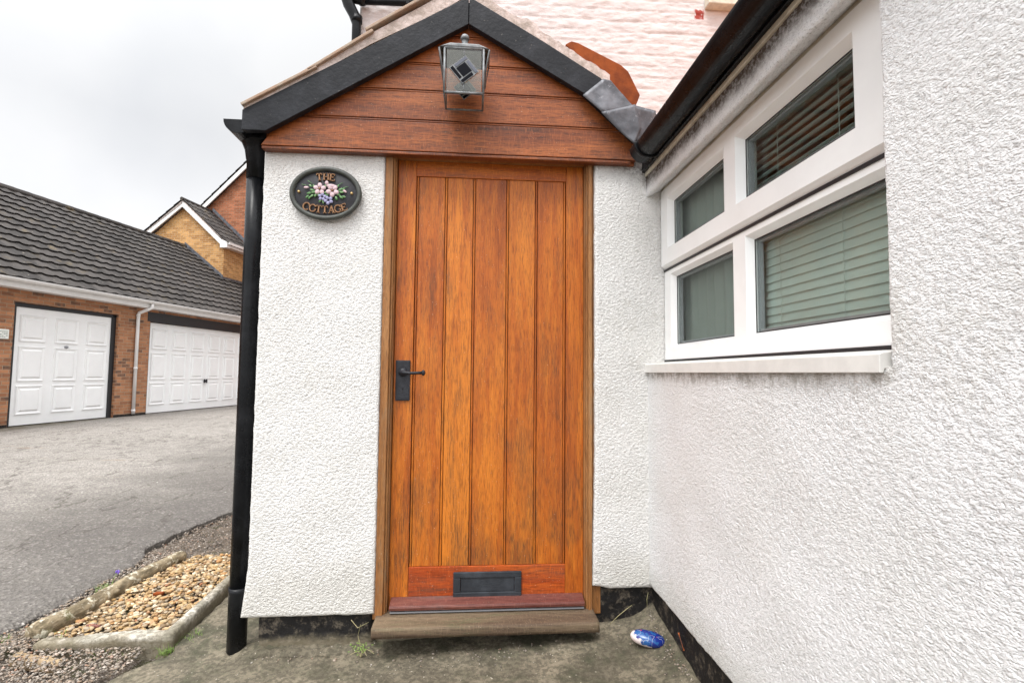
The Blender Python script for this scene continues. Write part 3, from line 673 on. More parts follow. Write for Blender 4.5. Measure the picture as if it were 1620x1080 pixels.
GL={'T':[(.0,.95,.8,.95,.1),(.4,0,.4,1,.17),(.2,.04,.6,.04,.08),(.04,.74,.04,1,.08),(.76,.74,.76,1,.08)],
'H':[(.18,0,.18,1,.17),(.72,0,.72,1,.17),(.18,.5,.72,.5,.09),(.0,.04,.36,.04,.08),(.54,.04,.9,.04,.08),(.0,.96,.36,.96,.08),(.54,.96,.9,.96,.08)],
'E':[(.18,0,.18,1,.17),(.0,.95,.7,.95,.09),(.0,.05,.74,.05,.09),(.18,.52,.5,.52,.09),(.72,.0,.76,.28,.08),(.69,.75,.69,1,.08),(.5,.4,.5,.64,.07)],
'A':[(.0,.04,.3,.04,.08),(.55,.04,.95,.04,.08),(.15,0,.45,1,.09),(.45,1,.76,0,.18),(.24,.33,.62,.33,.08)],
'O':[(.45+.4*math.cos(a),.5+.48*math.sin(a),.45+.4*math.cos(a+.5),.5+.48*math.sin(a+.5),.14) for a in np.linspace(0,2*math.pi,14)],
'C':[(.47+.42*math.cos(a),.5+.48*math.sin(a),.47+.42*math.cos(a+.42),.5+.48*math.sin(a+.42),.14) for a in np.linspace(.75,5.1,12)]+[(.80,.65,.80,.95,.08)],
'G':[(.47+.42*math.cos(a),.5+.48*math.sin(a),.47+.42*math.cos(a+.42),.5+.48*math.sin(a+.42),.14) for a in np.linspace(.75,5.1,12)]+[(.80,.65,.80,.95,.08),(.78,.02,.78,.42,.15),(.58,.42,.92,.42,.08)]}
b=MB()
def arcword(word,h,A,Bz,sgn,adv):
    tot=sum(adv[c] for c in word); x=-tot/2
    for ch in word:
        xc=x+adv[ch]/2; zc=sgn*Bz*math.sqrt(max(0,1-(xc/A)**2)); sl=-sgn*Bz*(xc/A**2)/math.sqrt(max(.05,1-(xc/A)**2)); an=math.atan(sl)
        ex=(math.cos(an),math.sin(an)); ez=(-math.sin(an),math.cos(an)); o=(-.283+xc-ex[0]*.42*h-ez[0]*.5*h,1.769+zc-ex[1]*.42*h-ez[1]*.5*h)
        for s_ in GL[ch]: stroke(b,o,ex,ez,*s_,h)
        x+=adv[ch]
adv={'T':.0235,'H':.0255,'E':.0235,'C':.0245,'O':.0245,'A':.0235,'G':.0255}
adv={k:v*1.06 for k,v in adv.items()}; arcword('THE',.030,.13,.0690,1,adv); b.build('lettering','bronze',pq); b=MB()
arcword('COTTAGE',.031,.135,.0690,-1,adv)
b.build('lettering','bronze',pq)
fl=empty_=None
def flower(b,x,z,r,n=5,a0=0,y=-.082):
    for k in range(n):
        a=a0+2*math.pi*k/n; b.ball((x+math.cos(a)*r*.60,y,z+math.sin(a)*r*.60),r*.44,.0035,r*.36,Matrix.Rotation(-a,3,'Y'),8,5)
X0,Z0=-.283,1.769
b=MB(); flower(b,X0-.023,Z0+.016,.026,5,.3); flower(b,X0+.029,Z0+.010,.027,5,.9,-.083); b.ball((X0+.022,-.083,Z0+.030),.020,.004,.008); b.ball((X0+.005,-.083,Z0+.042),.008,.004,.009)
b.ball((X0-.078,-.08,Z0+.021),.011,.003,.005); b.ball((X0+.078,-.08,Z0+.010),.010,.003,.005,Matrix.Rotation(.6,3,'Y')); b.build('pink_flowers','petal_pink',pq,smooth=True)
b=MB(); flower(b,X0-.012,Z0-.017,.0175,5,.2); flower(b,X0+.014,Z0-.031,.0195,5,.8); b.build('lilac_flowers','petal_blue',pq,smooth=True)
b=MB(); rnd=random.Random(3)
for (dx,dz,a,l) in [(-.045,.025,2.3,.018),(-.052,.010,2.9,.017),(-.047,.002,3.3,.017),(-.066,-.003,3.4,.016),(-.072,-.018,3.9,.015),(-.055,-.014,3.8,.016),(-.040,-.010,4.3,.016),(-.060,.028,2.5,.014),(-.064,-.022,4.1,.013),(-.028,-.006,4.3,.014),
    (.002,.002,3.6,.016),(.006,-.008,.2,.015),(.060,.016,.6,.018),(.065,.006,.1,.017),(.052,-.004,-.3,.016),(.064,-.015,-.6,.017),(.075,-.013,-.3,.014),(.045,-.021,-1.2,.016),(.072,.019,.5,.014),(.0,.030,1.6,.013),(-.020,-.034,4.0,.013),(-.008,-.038,5.0,.013),(.012,.034,1.3,.012),(.05,.03,.9,.013)]:
    b.ball((X0+dx,-.079-rnd.random()*.002,Z0+dz),l*.62,.003,l*.30,Matrix.Rotation(-a,3,'Y'),8,5)
for (dx,dz,a,l) in [(-.062,.043,2.5,.022),(-.085,.032,2.9,.018),(.055,.040,.5,.022),(.078,.028,.25,.02)]:
    b.tube([(X0+dx-math.cos(a)*l*.7,-.077,Z0+dz-math.sin(a)*l*.7),(X0+dx+math.cos(a)*l*.7,-.077,Z0+dz+math.sin(a)*l*.7)],.0011,6)
b.build('leaves','leaf_green',pq,smooth=True)
for x_,z_ in ((-.023,.016),(.029,.010)):
    b=MB(); b.ball((X0+x_,-.0875,Z0+z_),.0038,.002,.0038,None,8,5); b.build('flower_centre','bronze',pq,smooth=True)
for sx in (-.108,.106):
    b=MB(); b.lathe([(.001,-.0815),(.005,-.081),(.006,-.076),(.006,-.073)],(X0+sx,0,Z0+.003),'y',12); b.build('screw','brass',pq,smooth=True)

# ================================================================ porch lantern
lp=empty('wall_lantern',(.285,-.1,2.30),'leaded glass lantern with a dark diamond hung at the porch gable peak','lantern')
x0,x1,yf,yb,zb,zt=.209,.361,-.268,-.140,2.120,2.300
b=MB(); t=.0048
for x in (x0,x1):
    for y in (yf,yb): b.tube([(x,y,zb),(x,y,zt)],t if y==yf else t*.8,8)
for z in (zb,zt):
    b.tube([(x0,yf,z),(x1,yf,z)],t,8); b.tube([(x0,yb,z),(x1,yb,z)],t*.8,8)
    for x in (x0,x1): b.tube([(x,yf,z),(x,yb,z)],t*.8,8)
b.tube([((x0+x1)/2,yf,2.262),((x0+x1)/2,yf,zt)],.002,6); b.tube([((x0+x1)/2,yf,zb),((x0+x1)/2,yf,2.160)],.002,6)
b.build('frame','came',lp,smooth=True)
b=MB(); b.box(x0+.008,x1-.008,yf-.001,yf+.002,zb+.004,zt-.004); b.build('front_pane','lamp_glass',lp)
b=MB(); b.box(x0-.001,x0+.002,yf+.005,yb-.005,zb+.004,zt-.004); b.build('side_pane','lamp_glass',lp)
b=MB(); b.box(x1-.002,x1+.001,yf+.005,yb-.005,zb+.004,zt-.004); b.build('side_pane','lamp_glass',lp)
def diamond(cx,y,cz,s,nm):
    dm=MB(); rot=R(40)
    def q(a,c): return (cx+a*math.cos(rot)-c*math.sin(rot),cz+a*math.sin(rot)+c*math.cos(rot))
    dm.m=0; dm.prism([q(-s,-s),q(s,-s),q(s,s),q(-s,s)],'y',y-.001,y+.001)
    dm.m=1; k=s*.52; dm.prism([q(-k,-k),q(k,-k),q(k,k),q(-k,k)],'y',y-.003,y-.001)
    e=.06*s
    dm.prism([q(-s*.92,-s*.92),q(k-e*2,-s*.92),q(k-e*2,-k-e*2),q(-s*.92,-k-e*2)],'y',y-.003,y-.0012)
    dm.prism([q(-s*.92,-k+e),q(-k-e*2,-k+e),q(-k-e*2,s*.92),q(-s*.92,s*.92)],'y',y-.003,y-.0012)
    dm.m=2; dm.prism([q(k+e*2,-s*.92),q(s*.92,-s*.92),q(s*.92,k-e),q(k+e*2,k-e)],'y',y-.003,y-.0012)
    dm.prism([q(-k+e,k+e*2),q(s*.92,k+e*2),q(s*.92,s*.92),q(-k+e,s*.92)],'y',y-.003,y-.0012)
    return dm.build(nm,['came','dark_glass','grey_glass'],lp)
diamond(.285,yf-.003,2.212,.041,'diamond_panel'); diamond(.287,yb-.01,2.205,.034,'rear_diamond_panel')
b=MB(); b.prism([(x0-.022,zt+.002),(x1+.022,zt+.002),(x1-.02,zt+.018),(x0+.02,zt+.018)],'y',yf-.006,yb+.004); b.build('cap','came',lp,bevel=.004)
for s_,xa in ((-1,x0),(1,x1)):
    q=[(xa+s_*.022,yf+.002,zt),(xa+s_*.022,yb,zt),(xa+s_*.008,yb,zt-.085),(xa+s_*.008,yf+.002,zt-.085)]
    b=MB(); b.tube(q+[q[0]],.0036,8,False); fp=b.build('side_flap','came',lp,smooth=True)
    b=MB(); b.add([Vector(p) for p in q],[(0,1,2,3)]); o=b.build('flap_glass','lamp_yellow',fp); o.modifiers.new('t','SOLIDIFY').thickness=.002
b=MB(); b.tube([(.285,-.2,zt+.012),(.285,-.2,2.385)],.0125,14); b.lathe([(.015,0),(.018,.004),(.018,.010),(.013,.02),(.004,.026)],(.285,-.2,2.378),'z',14); b.tube([(.285,-.2,2.372),(.285,-.15,2.385),(.285,-.085,2.385)],.007,10); b.build('stem','came',lp,smooth=True)
b=MB(); b.tube([(.285,-.2,zt),(.285,-.2,2.262)],.014,12); b.ball((.285,-.2,2.232),.023,.023,.032,None,12,8); b.build('bulb','bulb',lp,smooth=True)

# ================================================================ extension on the right
ext=empty('cottage_extension',(1.6,-1.6,-.05),'white roughcast side wing with a dirty eaves band and black gutter on the right','house wing')
XF=1.088
hs=rough_h(95,170,.0022,21)
def P_side(u,v,w): return (XF-w,u,v)
def post(p,u,v,dp):
    if abs(v-1.812)<1e-4: return (p[0],p[1],p[2]+dp*.55)
    return p
sheet('wall','render_side',ext,arr((-3.9,-1.75,.06),(-1.75,-1.325,.005),(-1.325,-.02,.005)),arr((.150,1.052,.005),(1.052,1.812,.005),(1.812,2.02,.005)),P_side,hs,holes=[(-1.325,0.1,1.052,1.812)],edge=(0,0,1,0),rad=.010,thick=.078,jit=.002,post=post)
rbox('plinth','plinth',ext,1.108,1.25,-3.9,.02,-.2,.17,step=.03,rad=.012,amp=.006,fr=18)
b=MB(); b.box(1.20,1.24,-3.9,.0,.1,1.03); b.box(1.20,1.24,-3.9,-1.36,1.03,2.0); b.box(1.20,1.24,-1.36,.0,1.90,2.0)
b.box(1.2,3.6,-3.95,-3.9,-.1,2.05); b.box(3.55,3.6,-3.9,1.0,-.1,2.4); b.box(1.2,3.6,-.02,.02,1.0,2.1) ; b.box(1.24,3.55,-3.9,-.02,2.05,2.08)
b.build('inner_walls','interior',ext)
b=MB(); b.box(1.24,3.55,-3.9,-.02,-.05,0); b.build('floor','floorwood',ext)
# eaves: fascia, board, gutter
b=MB(); b.box(1.078,1.090,-3.9,-.06,1.900,1.99); b.build('fascia','cream',ext,bevel=.002)
b=MB(); b.box(1.064,1.079,-3.9,-.06,1.914,2.03); b.build('gutter_board','plastic',ext,bevel=.003)
b=MB(); gc=(1.030,1.962); ro,ri=.051,.047
poly=[(gc[0]+ro*math.cos(a),gc[1]+ro*math.sin(a)) for a in np.linspace(math.pi,2*math.pi,19)]+[(gc[0]+ri*math.cos(a),gc[1]+ri*math.sin(a)) for a in np.linspace(2*math.pi,math.pi,19)]
b.prism(poly,'y',-3.9,-.17)
g=b.build('gutter','plastic',ext,bevel=.0008)
b=MB(); ro=.057
for y0,y1,ro in ((-.235,-.175,.058),(-.25,-.232,.062)):
    b.prism([(gc[0]+ro*math.cos(a),gc[1]+.004+ro*math.sin(a)) for a in np.linspace(math.pi,2*math.pi,19)],'y',y0,y1)
b.build('stop_end','plastic',g,bevel=.004)
for y in (-.75,-1.55,-2.35):
    b=MB(); poly=[(gc[0]+.0545*math.cos(a),gc[1]+.0545*math.sin(a)) for a in np.linspace(math.pi,2*math.pi,15)]+[(gc[0]+.0513*math.cos(a),gc[1]+.0513*math.sin(a)) for a in np.linspace(2*math.pi,math.pi,15)]
    if y!=-.75: b.prism(poly,'y',y,y+.02); b.build('bracket','plastic',g)
b=MB(); b.prism([(1.075,1.985),(3.7,3.57),(3.7,3.62),(1.06,2.012)],'y',-4.0,.98); extroof=b.build('roof','tile_clay',ext)
# window
wd=MB(); wd.box(1.168,1.24,-1.345,-.052,1.092,1.87); 
win=MB()
def ringframe(b,xf,xb,ya,yb_,za,zb_,ops,bevel_,depth):
    """flat face at xf pierced by openings ops=(y0,y1,z0,z1 at the glass); beads splay back to the glass plane"""
    ysx=sorted({ya,yb_}|{o[0]-bevel_ for o in ops}|{o[1]+bevel_ for o in ops}); zsx=sorted({za,zb_}|{o[2]-bevel_ for o in ops}|{o[3]+bevel_ for o in ops})
    for i in range(len(ysx)-1):
        for j in range(len(zsx)-1):
            cy,cz=(ysx[i]+ysx[i+1])/2,(zsx[j]+zsx[j+1])/2
            if any(o[0]-bevel_<cy<o[1]+bevel_ and o[2]-bevel_<cz<o[3]+bevel_ for o in ops): continue
            b.add([(xf,ysx[i],zsx[j]),(xf,ysx[i+1],zsx[j]),(xf,ysx[i+1],zsx[j+1]),(xf,ysx[i],zsx[j+1])],[(0,1,2,3)])
    for y0,y1,z0,z1 in ops:
        k=bevel_; A=[(xf,y0-k,z0-k),(xf,y1+k,z0-k),(xf,y1+k,z1+k),(xf,y0-k,z1+k)]; Bq=[(xf+depth,y0,z0),(xf+depth,y1,z0),(xf+depth,y1,z1),(xf+depth,y0,z1)]; Cq=[(xb,y0,z0),(xb,y1,z0),(xb,y1,z1),(xb,y0,z1)]
        b.add(A+Bq+Cq,[(i,(i+1)%4,4+(i+1)%4,4+i) for i in range(4)]+[(4+i,4+(i+1)%4,8+(i+1)%4,8+i) for i in range(4)])
UP=[(-.600,-.143,1.583,1.768),(-1.170,-.704,1.583,1.768)]; LO=[(-.624,-.134,1.160,1.446),(-1.262,-.725,1.160,1.446)]
window=None
# outer frame (lower lights glazed straight into it)
b=MB(); ringframe(b,1.165,1.212,-1.345,-.054,1.096,1.492,LO,.014,.022)
b.add([(1.165,-1.345,1.096),(1.165,-.054,1.096),(1.235,-.054,1.096),(1.235,-1.345,1.096)],[(0,1,2,3)])
b.add([(1.168,-1.345,1.492),(1.168,-.054,1.492),(1.168,-.054,1.875),(1.168,-1.345,1.875),(1.235,-1.345,1.875),(1.235,-.054,1.875)],[(3,2,5,4)])
window=b.build('window','upvc',ext,smooth=False)
b=MB(); b.box(1.156,1.2,-1.33,-.054,1.828,1.862); b.build('head_trim','cream',window)
# upper opening sash, proud of the frame, with a splayed lower edge
b=MB(); ringframe(b,1.150,1.212,-1.318,-.058,1.502,1.830,UP,.016,.026)
y0,y1=-1.318,-.058
b.add([(1.150,y0,1.502),(1.150,y1,1.502),(1.168,y1,1.485),(1.168,y0,1.485)],[(0,1,2,3)]); b.add([(1.150,y0,1.830),(1.150,y1,1.830),(1.172,y1,1.848),(1.172,y0,1.848)],[(0,1,2,3)])
b.add([(1.150,y1,1.502),(1.150,y1,1.830),(1.172,y1+.004,1.848),(1.168,y1+.004,1.485)],[(0,1,2,3)]); b.add([(1.150,y0,1.502),(1.150,y0,1.830),(1.172,y0-.02,1.848),(1.168,y0-.02,1.485)],[(0,1,2,3)])
b.build('sash','upvc',window)
b=MB(); b.box(1.1615,1.170,-1.34,-.056,1.4775,1.4865); b.build('sash_gap_shade','gasket',window)  # solid black strip standing in for the shaded gap below the sash
for k,(y0,y1,z0,z1) in enumerate(UP+LO):
    xg=1.178 if k<2 else 1.189
    b=MB(); b.box(xg,xg+.004,y0-.003,y1+.003,z0-.003,z1+.003); p=b.build('pane','glass',window)
    b=MB(); e=.0035
    for q in ((y0,y1,z0,z0+e),(y0,y1,z1-e,z1),(y0,y0+e,z0+e,z1-e),(y1-e,y1,z0+e,z1-e)): b.box(xg-.002,xg-.0003,*q)
    b.build('gasket','gasket',p)
    b=MB(); e=.011
    for q in ((y0,y1,z0,z0+e),(y0,y1,z1-e,z1),(y0,y0+e,z0+e,z1-e),(y1-e,y1,z0+e,z1-e)): b.box(xg+.006,xg+.020,*q)
    b.build('spacer','spacer',p)
    b=MB(); b.box(xg+.022,xg+.025,y0,y1,z0,z1); b.build('inner_pane','glass',p)
b=MB(); b.prism([(1.076,1.040),(1.076,1.0745),(1.081,1.0775),(1.19,1.090),(1.19,1.054),(1.086,1.048),(1.084,1.040)],'y',-1.316,-.044); b.build('window_sill','sill',window,bevel=.0015)
b=MB(); b.box(1.160,1.167,-1.33,-.056,1.086,1.0955); b.build('sill_gap_shade','gasket',window)  # black strip painted in as the dark gap between frame and sill
# blind inside (pleated shade on the right lights)
bl=empty('window_blind',(1.262,-.95,1.10),'pale slatted blind hanging behind the larger right hand panes','blind')
for (ya,yb_,nm) in ((-1.34,-.66,'slats'),):
    b=MB(); rn=random.Random(2); z=1.09
    while z<1.84:
        b.r=rn.random(); b.add([*([(1.2225,ya,z),(1.2225,yb_,z),(1.2265,yb_,z+.0235),(1.2265,ya,z+.0235),(1.2255,ya,z+.0265),(1.2255,yb_,z+.0265)] if z<1.46 else [(1.222,ya,z),(1.222,yb_,z),(1.236,yb_,z+.001),(1.236,ya,z+.001),(1.246,ya,z+.0055),(1.246,yb_,z+.0055)])],[(0,1,2,3),(3,2,5,4)]); z+=.0245
    o=b.build(nm,'blind',bl,fix=False); o.modifiers.new('t','SOLIDIFY').thickness=.0008
for y in (-.80,-1.05,-1.25):
    b=MB(); b.tube([(1.220,y,1.09),(1.220,y,1.85)],.0009,6); b.build('cord','blind',bl)
b=MB(); b.box(1.218,1.234,-1.34,-.66,1.845,1.875); b.build('head_rail','upvc',bl)
# net voile on left lights
vo=empty('window_curtain',(1.29,-.36,1.10),'plain grey voile curtain behind the small left hand panes','curtain')
b=MB(); n=60; V=[]
for i in range(n+1):
    y=-.64+.60*i/n
    for z in (1.08,1.86): V.append((1.245+.010*math.sin(i*.9)+.004*math.sin(i*2.3),y,z))
b.add(V,[(2*i,2*i+2,2*i+3,2*i+1) for i in range(n)]); b.build('cloth','voile',vo,smooth=True,fix=False)

# ================================================================ main cottage of pink painted brick
cot=empty('pink_cottage',(2.5,3,0),'old two storey cottage of pink painted brick rising behind the porch','house')
CH=.077
def brick_h(u,v):
    wob=.022*N(u*1.4,v*1.1,4)+.009*N(u*6,v*4,9); vv=v+wob; row=math.floor(vv/CH); fv=(vv/CH-row)*CH; dm=min(fv,CH-fv)
    uu=u+(row%2)*.1125+.03*N(row*3.1,7,2); cu=uu/.225; fu=(cu-math.floor(cu))*.225; du=min(fu,.225-fu)
    cell=N(math.floor(cu)*1.73+.5,row*2.31+.5,3)
    return -(.0045+.003*N(u*2.5,v*5,8))*math.exp(-(dm/.006)**2)-.002*math.exp(-(du/.006)**2)+.0025*cell+.005*N(u*13,v*30,1)+.0035*N(u*38,v*85,6)
sheet('wall','pink',cot,arr((-.425,2.5,.011),(2.5,5.5,.06)),arr((0,2.2,.2),(2.2,3.75,.0085),(3.75,5.2,.02)),lambda u,v,w:(u,1.0-w,v),brick_h,edge=(1,0,0,0),rad=.01,thick=.2,jit=.004)
b=MB(); b.box(-.40,5.5,1.10,6.0,0,5.2); b.build('shell','render_plain',cot)
b=MB(); b.prism([(.75,5.15),(3.55,7.4),(6.3,5.15)],'x',-.6,5.6); b.build('roof','tile_clay',cot)
b=MB(); b.box(1.870,2.95,.93,1.0,3.505,3.575); b.box(1.878,2.94,.97,1.0,3.575,3.60); ws=b.build('upper_window','cream',cot,bevel=.006)
b=MB(); 
for q in ((1.93,1.99,3.60,4.6),(2.83,2.89,3.60,4.6),(1.99,2.83,3.60,3.66),(1.99,2.83,4.54,4.6),(2.38,2.43,3.66,4.54)): b.box(q[0],q[1],.975,1.03,q[2],q[3])
b.build('frame','upvc',ws,bevel=.003)
b=MB(); b.box(1.98,2.84,.99,.994,3.65,4.55); b.build('pane','dark_glass',ws)
wp=MB(); wp.tube([(.14,.955,3.395),(-.38,.955,3.382)],.022,14); wp=wp.build('waste_pipe','plastic',cot,smooth=True)
b=MB(); b.tube([(-.50,.955,3.60),(-.502,.955,3.44),(-.48,.955,3.35),(-.445,.955,3.285),(-.428,.955,3.22),(-.428,.955,1.2)],[.044,.044,.036,.034,.0285,.0285],16); b.build('rain_pipe','plastic',wp,smooth=True)
b=MB(); b.ball((-.40,.955,3.395),.04,.035,.045); b.tube([(-.49,.955,3.40),(-.38,.955,3.385)],.03,14); b.build('pipe_joint','plastic',wp,smooth=True)
b=MB(); b.tube([(-.428,.955,3.275),(-.428,.955,3.235)],.034,16); b.build('pipe_collar','plastic',wp,smooth=True)
for x in (-.12,.02):
    b=MB(); b.box(x,x+.02,.93,1.0,3.365,3.412); b.build('pipe_clip','plastic',wp)

# ================================================================ garage block (own axes: x towards us, y along the front)
GO=(-7.704,7.313,.012); GA=.197
gar=empty('garage_block',GO,'low red brick garage block with dark tiled roof and white doors','garage',None,-GA,False)
WF=.08
b=MB(); T=.25
b.box(WF-T,WF,-9,-.075,0,2.30); b.box(WF-T,WF,1.955,2.775,0,2.30); b.box(WF-T,WF,6.75,9.6,0,2.30); b.box(WF-T,WF,-.075,1.955,2.185,2.30); b.box(WF-T,WF,2.775,6.75,2.345,2.30+.06)
b.box(WF-T,WF-.002,-9,9.6,2.30,2.42)
b.box(-5.4,-5.15,-9,9.6,0,2.42); b.box(-5.15,WF-T,9.35,9.6,0,2.42); b.box(-5.15,WF-T,-9,-8.75,0,2.42)
b.prism([(-5.4,2.42),(0.05,2.42),(-2.75,4.75)],'y',9.35,9.6)
b.build('wall','brick_red',gar)
b=MB(); 
for a,c in ((-9,-.078),(1.958,2.772)): b.box(WF-.02,WF+.004,a,c,-.15,.055)
b.build('plinth','plinth',gar,bevel=.004)
b=MB(); b.box(-.02,.03,1.866,1.954,0,2.184); b.box(-.02,.03,-.074,1.954,2.118,2.1845); b.box(-.02,.03,-.074,-.004,0,2.118); b.build('door_surround','black_flat',gar)
b=MB(); b.box(-.02,.086,2.70,6.95,2.128,2.345); b.box(-.02,.03,2.775,2.838,0,2.128); b.box(-.02,.03,6.62,6.75,0,2.128); b.build('door_surround','black_flat',gar)
def gdoor(y0,w,cols,label,hy,hz):
    b=MB(); zb,zt=.02,2.112; b.box(-.04,0,y0,y0+w,zb,zt)
    rows=[(.20,.72),(.79,1.42),(1.50,1.98)] ; cw=w/cols
    for i in range(cols):
        for (a,c) in rows:
            ya,yb_=y0+cw*i+cw*.13,y0+cw*(i+1)-cw*.13
            # recessed moulding then raised field: four splayed sides
            o=[(ya,a),(yb_,a),(yb_,c),(ya,c)]; k=.055; m_=[(ya+k,a+k),(yb_-k,a+k),(yb_-k,c-k),(ya+k,c-k)]; k2=.085; q=[(ya+k2,a+k2),(yb_-k2,a+k2),(yb_-k2,c-k2),(ya+k2,c-k2)]
            V=[(.0,*p) for p in o]; V+=[(.022,p[0]+(.012 if p[0]==ya else -.012),p[1]+(.012 if p[1]==a else -.012)) for p in o]; V+=[(.004,*p) for p in m_]+[(.024,*p) for p in q]
            b.add(V,[(j,(j+1)%4,4+(j+1)%4,4+j) for j in range(4)]+[(4+j,4+(j+1)%4,8+(j+1)%4,8+j) for j in range(4)]+[(8+j,8+(j+1)%4,12+(j+1)%4,12+j) for j in range(4)]+[(12,13,14,15)])
    d=b.build('garage_door','white_paint',gar); d['label']=label
    h=MB()
    if cols==6: h.box(.02,.05,hy-.055,hy-.02,hz-.05,hz+.05); h.box(.02,.05,hy+.02,hy+.055,hz-.05,hz+.05); h.box(.03,.07,hy-.02,hy+.02,hz-.018,hz+.018); h.build('handle','black_flat',d,bevel=.006)
    else: h.lathe([(.001,.05),(.022,.048),(.026,.03),(.026,.0)],(0,hy,hz),'x',12); h.build('handle','spacer',d,smooth=True)
gdoor(0.0,1.866,3,'single white panelled garage door',.925,1.44); gdoor(2.839,3.70,6,'double white panelled garage door with black handle',4.69,.735)
def roofing(name,mat,par,y0,y1,e,rdg,courses,tw,amp,seed=0,step=.022,ny=8):
    """interlocking tiles: e=(x,z) eaves, rdg=(x,z) ridge; each course overlaps the one below and has a wavy lower edge"""
    b=MB(); ex,ez=e; rx,rz=rdg; L=math.hypot(rx-ex,rz-ez); dx,dz=(rx-ex)/L,(rz-ez)/L; nx_,nz_=-dz,dx
    if nz_<0: nx_,nz_=-nx_,-nz_
    n=int(abs(y1-y0)/tw*ny); rn=random.Random(seed); cl=L/courses
    for c in range(courses):
        V=[];A=[]; s0=c*cl-.02; s1=(c+1)*cl
        tn=[rn.random() for _ in range(n//ny+2)]; off=rn.choice((0,0)); lift=[rn.uniform(-.004,.004) for _ in tn]
        for i in range(n+1):
            y=y0+(y1-y0)*i/n; ph=(i%ny)/ny; wv=amp*(1.3*math.sin(2*math.pi*ph) if ph<.5 else .4*math.sin(2*math.pi*ph)); tI=i//ny; 
            sj=s0+lift[tI]
            for (s_,h_) in ((sj+.035,step+wv-.046),(sj,step+wv),(s1+.01,wv*.9)):
                V.append((ex+dx*s_+nx_*h_,y,ez+dz*s_+nz_*h_)); A.append(tn[tI])
        k=len(b.v); b.v+=V; b.a+=A; fs=[]
        for i in range(n):
            for j in range(2): fs.append((k+i*3+j,k+(i+1)*3+j,k+(i+1)*3+j+1,k+i*3+j+1))
        b.f+=fs; b.mi+=[0]*len(fs)
    return b.build(name,mat,par,fix=False)
roofing('tile_courses','tile_clay',extroof,-4.0,.97,(1.10,2.035),(3.7,3.63),11,.24,.012,5,.02)
rf=roofing('roof','tile_dark',gar,-9.2,9.6,(.36,2.565),(-2.80,5.02),15,.26,.013,1,.036)
roofing('rear_roof_slope','tile_dark',rf,-9.2,9.6,(-5.9,2.575),(-2.80,5.02),15,.26,.016,2,ny=4)
b=MB()
for i in range(55): b.r=random.random(); b.tube([(-2.80,-9.2+i*.34,5.015),(-2.80,-9.2+i*.34+.335,5.02)],.085,8)
b.build('ridge_tiles','tile_dark',rf)
b=MB(); b.prism([(.30,2.57),(-2.8,4.97),(-2.8,4.90),(.30,2.50)],'y',-9.1,9.5); b.build('roof_deck','black_flat',rf)
b=MB(); b.box(.28,.31,-9.1,9.6,2.40,2.52); b.box(WF,.28,-9.1,9.6,2.40,2.415); b.build('fascia','white_trim',gar,bevel=.003)
b=MB(); poly=[(.370+.058*math.cos(a),2.555+.062*math.sin(a)) for a in np.linspace(math.pi,2*math.pi,11)]+[(.370+.050*math.cos(a),2.555+.054*math.sin(a)) for a in np.linspace(2*math.pi,math.pi,11)]
b.prism(poly,'y',-9.1,9.6); gg=b.build('gutter','white_trim',gar)
for k in range(14):
    b=MB(); b.prism([(.370+.062*math.cos(a),2.555+.066*math.sin(a)) for a in np.linspace(math.pi,2*math.pi,9)],'y',-1.9+k*.62,-1.88+k*.62); b.build('gutter_bracket','white_trim',gg)
b=MB(); b.tube([(.36,2.50,2.50),(.36,2.50,2.40),(.30,2.46,2.36),(.14,2.40,2.28),(.125,2.40,2.22),(.125,2.40,.05)],.034,12); dpp=b.build('downpipe','white_trim',gar,smooth=True)
for z in (2.22,1.05,.12):
    b=MB(); b.tube([(.125,2.40,z-.025),(.125,2.40,z+.025)],.040,12); b.build('pipe_collar','white_trim',dpp,smooth=True)
# small plate on the garage wall
c_,s_=math.cos(-GA),math.sin(-GA)
def gw(x,y,z): return (GO[0]+c_*x-s_*y,GO[1]+s_*x+c_*y,GO[2]+z)
sg=empty('wall_plate',gw(WF,-.22,1.6),'small white notice plate screwed to the brick left of the garage doors','sign',None,-GA,False)
b=MB(); b.box(0,.012,-.13,.075,-.075,.09); b.build('plate','sign_white',sg,bevel=.004)
b=MB()
for k,z in enumerate((.055,.03,.005,-.02,-.045)):
    for j in range(5):
        if (j*7+k*3)%5: b.box(.012,.014,-.10+j*.032,-.10+j*.032+.024,z-.006,z+.004)
b.build('lettering','sign_ink',sg)
# ================================================================ brick house behind the garages (same axes)
hs_=empty('brick_house',gw(-2.8,9,0),'buff brick house with white verges and dark tiled gables behind the garages','house',None,-GA,False)
ox,oy=-2.8,9.
def L(x,y,z): return (x-ox,y-oy,z-GO[2])
def hprism(b,poly,y0,y1): b.prism([(p[0]-ox,p[1]) for p in poly],'y',y0-oy,y1-oy)
b=MB(); hprism(b,[(-1.43,0),(-1.43,5.02),(-2.90,6.33),(-4.45,5.05),(-4.45,0)],7.12,8.3); b.build('wall','brick_buff',hs_)
b=MB(); hprism(b,[(-5.2,0),(-5.2,4.7),(-1.0,8.55),(3.2,5.4),(3.2,0)],8.3,14); wl=b.build('wall','brick_rust',hs_); wl['label']='rust red brick gable of the taller rear part'
def verge(b,x0,z0,x1,z1,t,y0,y1): # board below the line
    hprism(b,[(x0,z0),(x1,z1),(x1,z1-t),(x0,z0-t)],y0,y1)
b=MB(); verge(b,-4.62,5.12,-2.86,6.49,.17,6.98,7.02); b.build('verge_board','white_trim',hs_)
b=MB(); verge(b,-1.36,5.13,-2.86,6.49,.18,6.975,7.02); b.build('verge_board','white_trim',hs_)
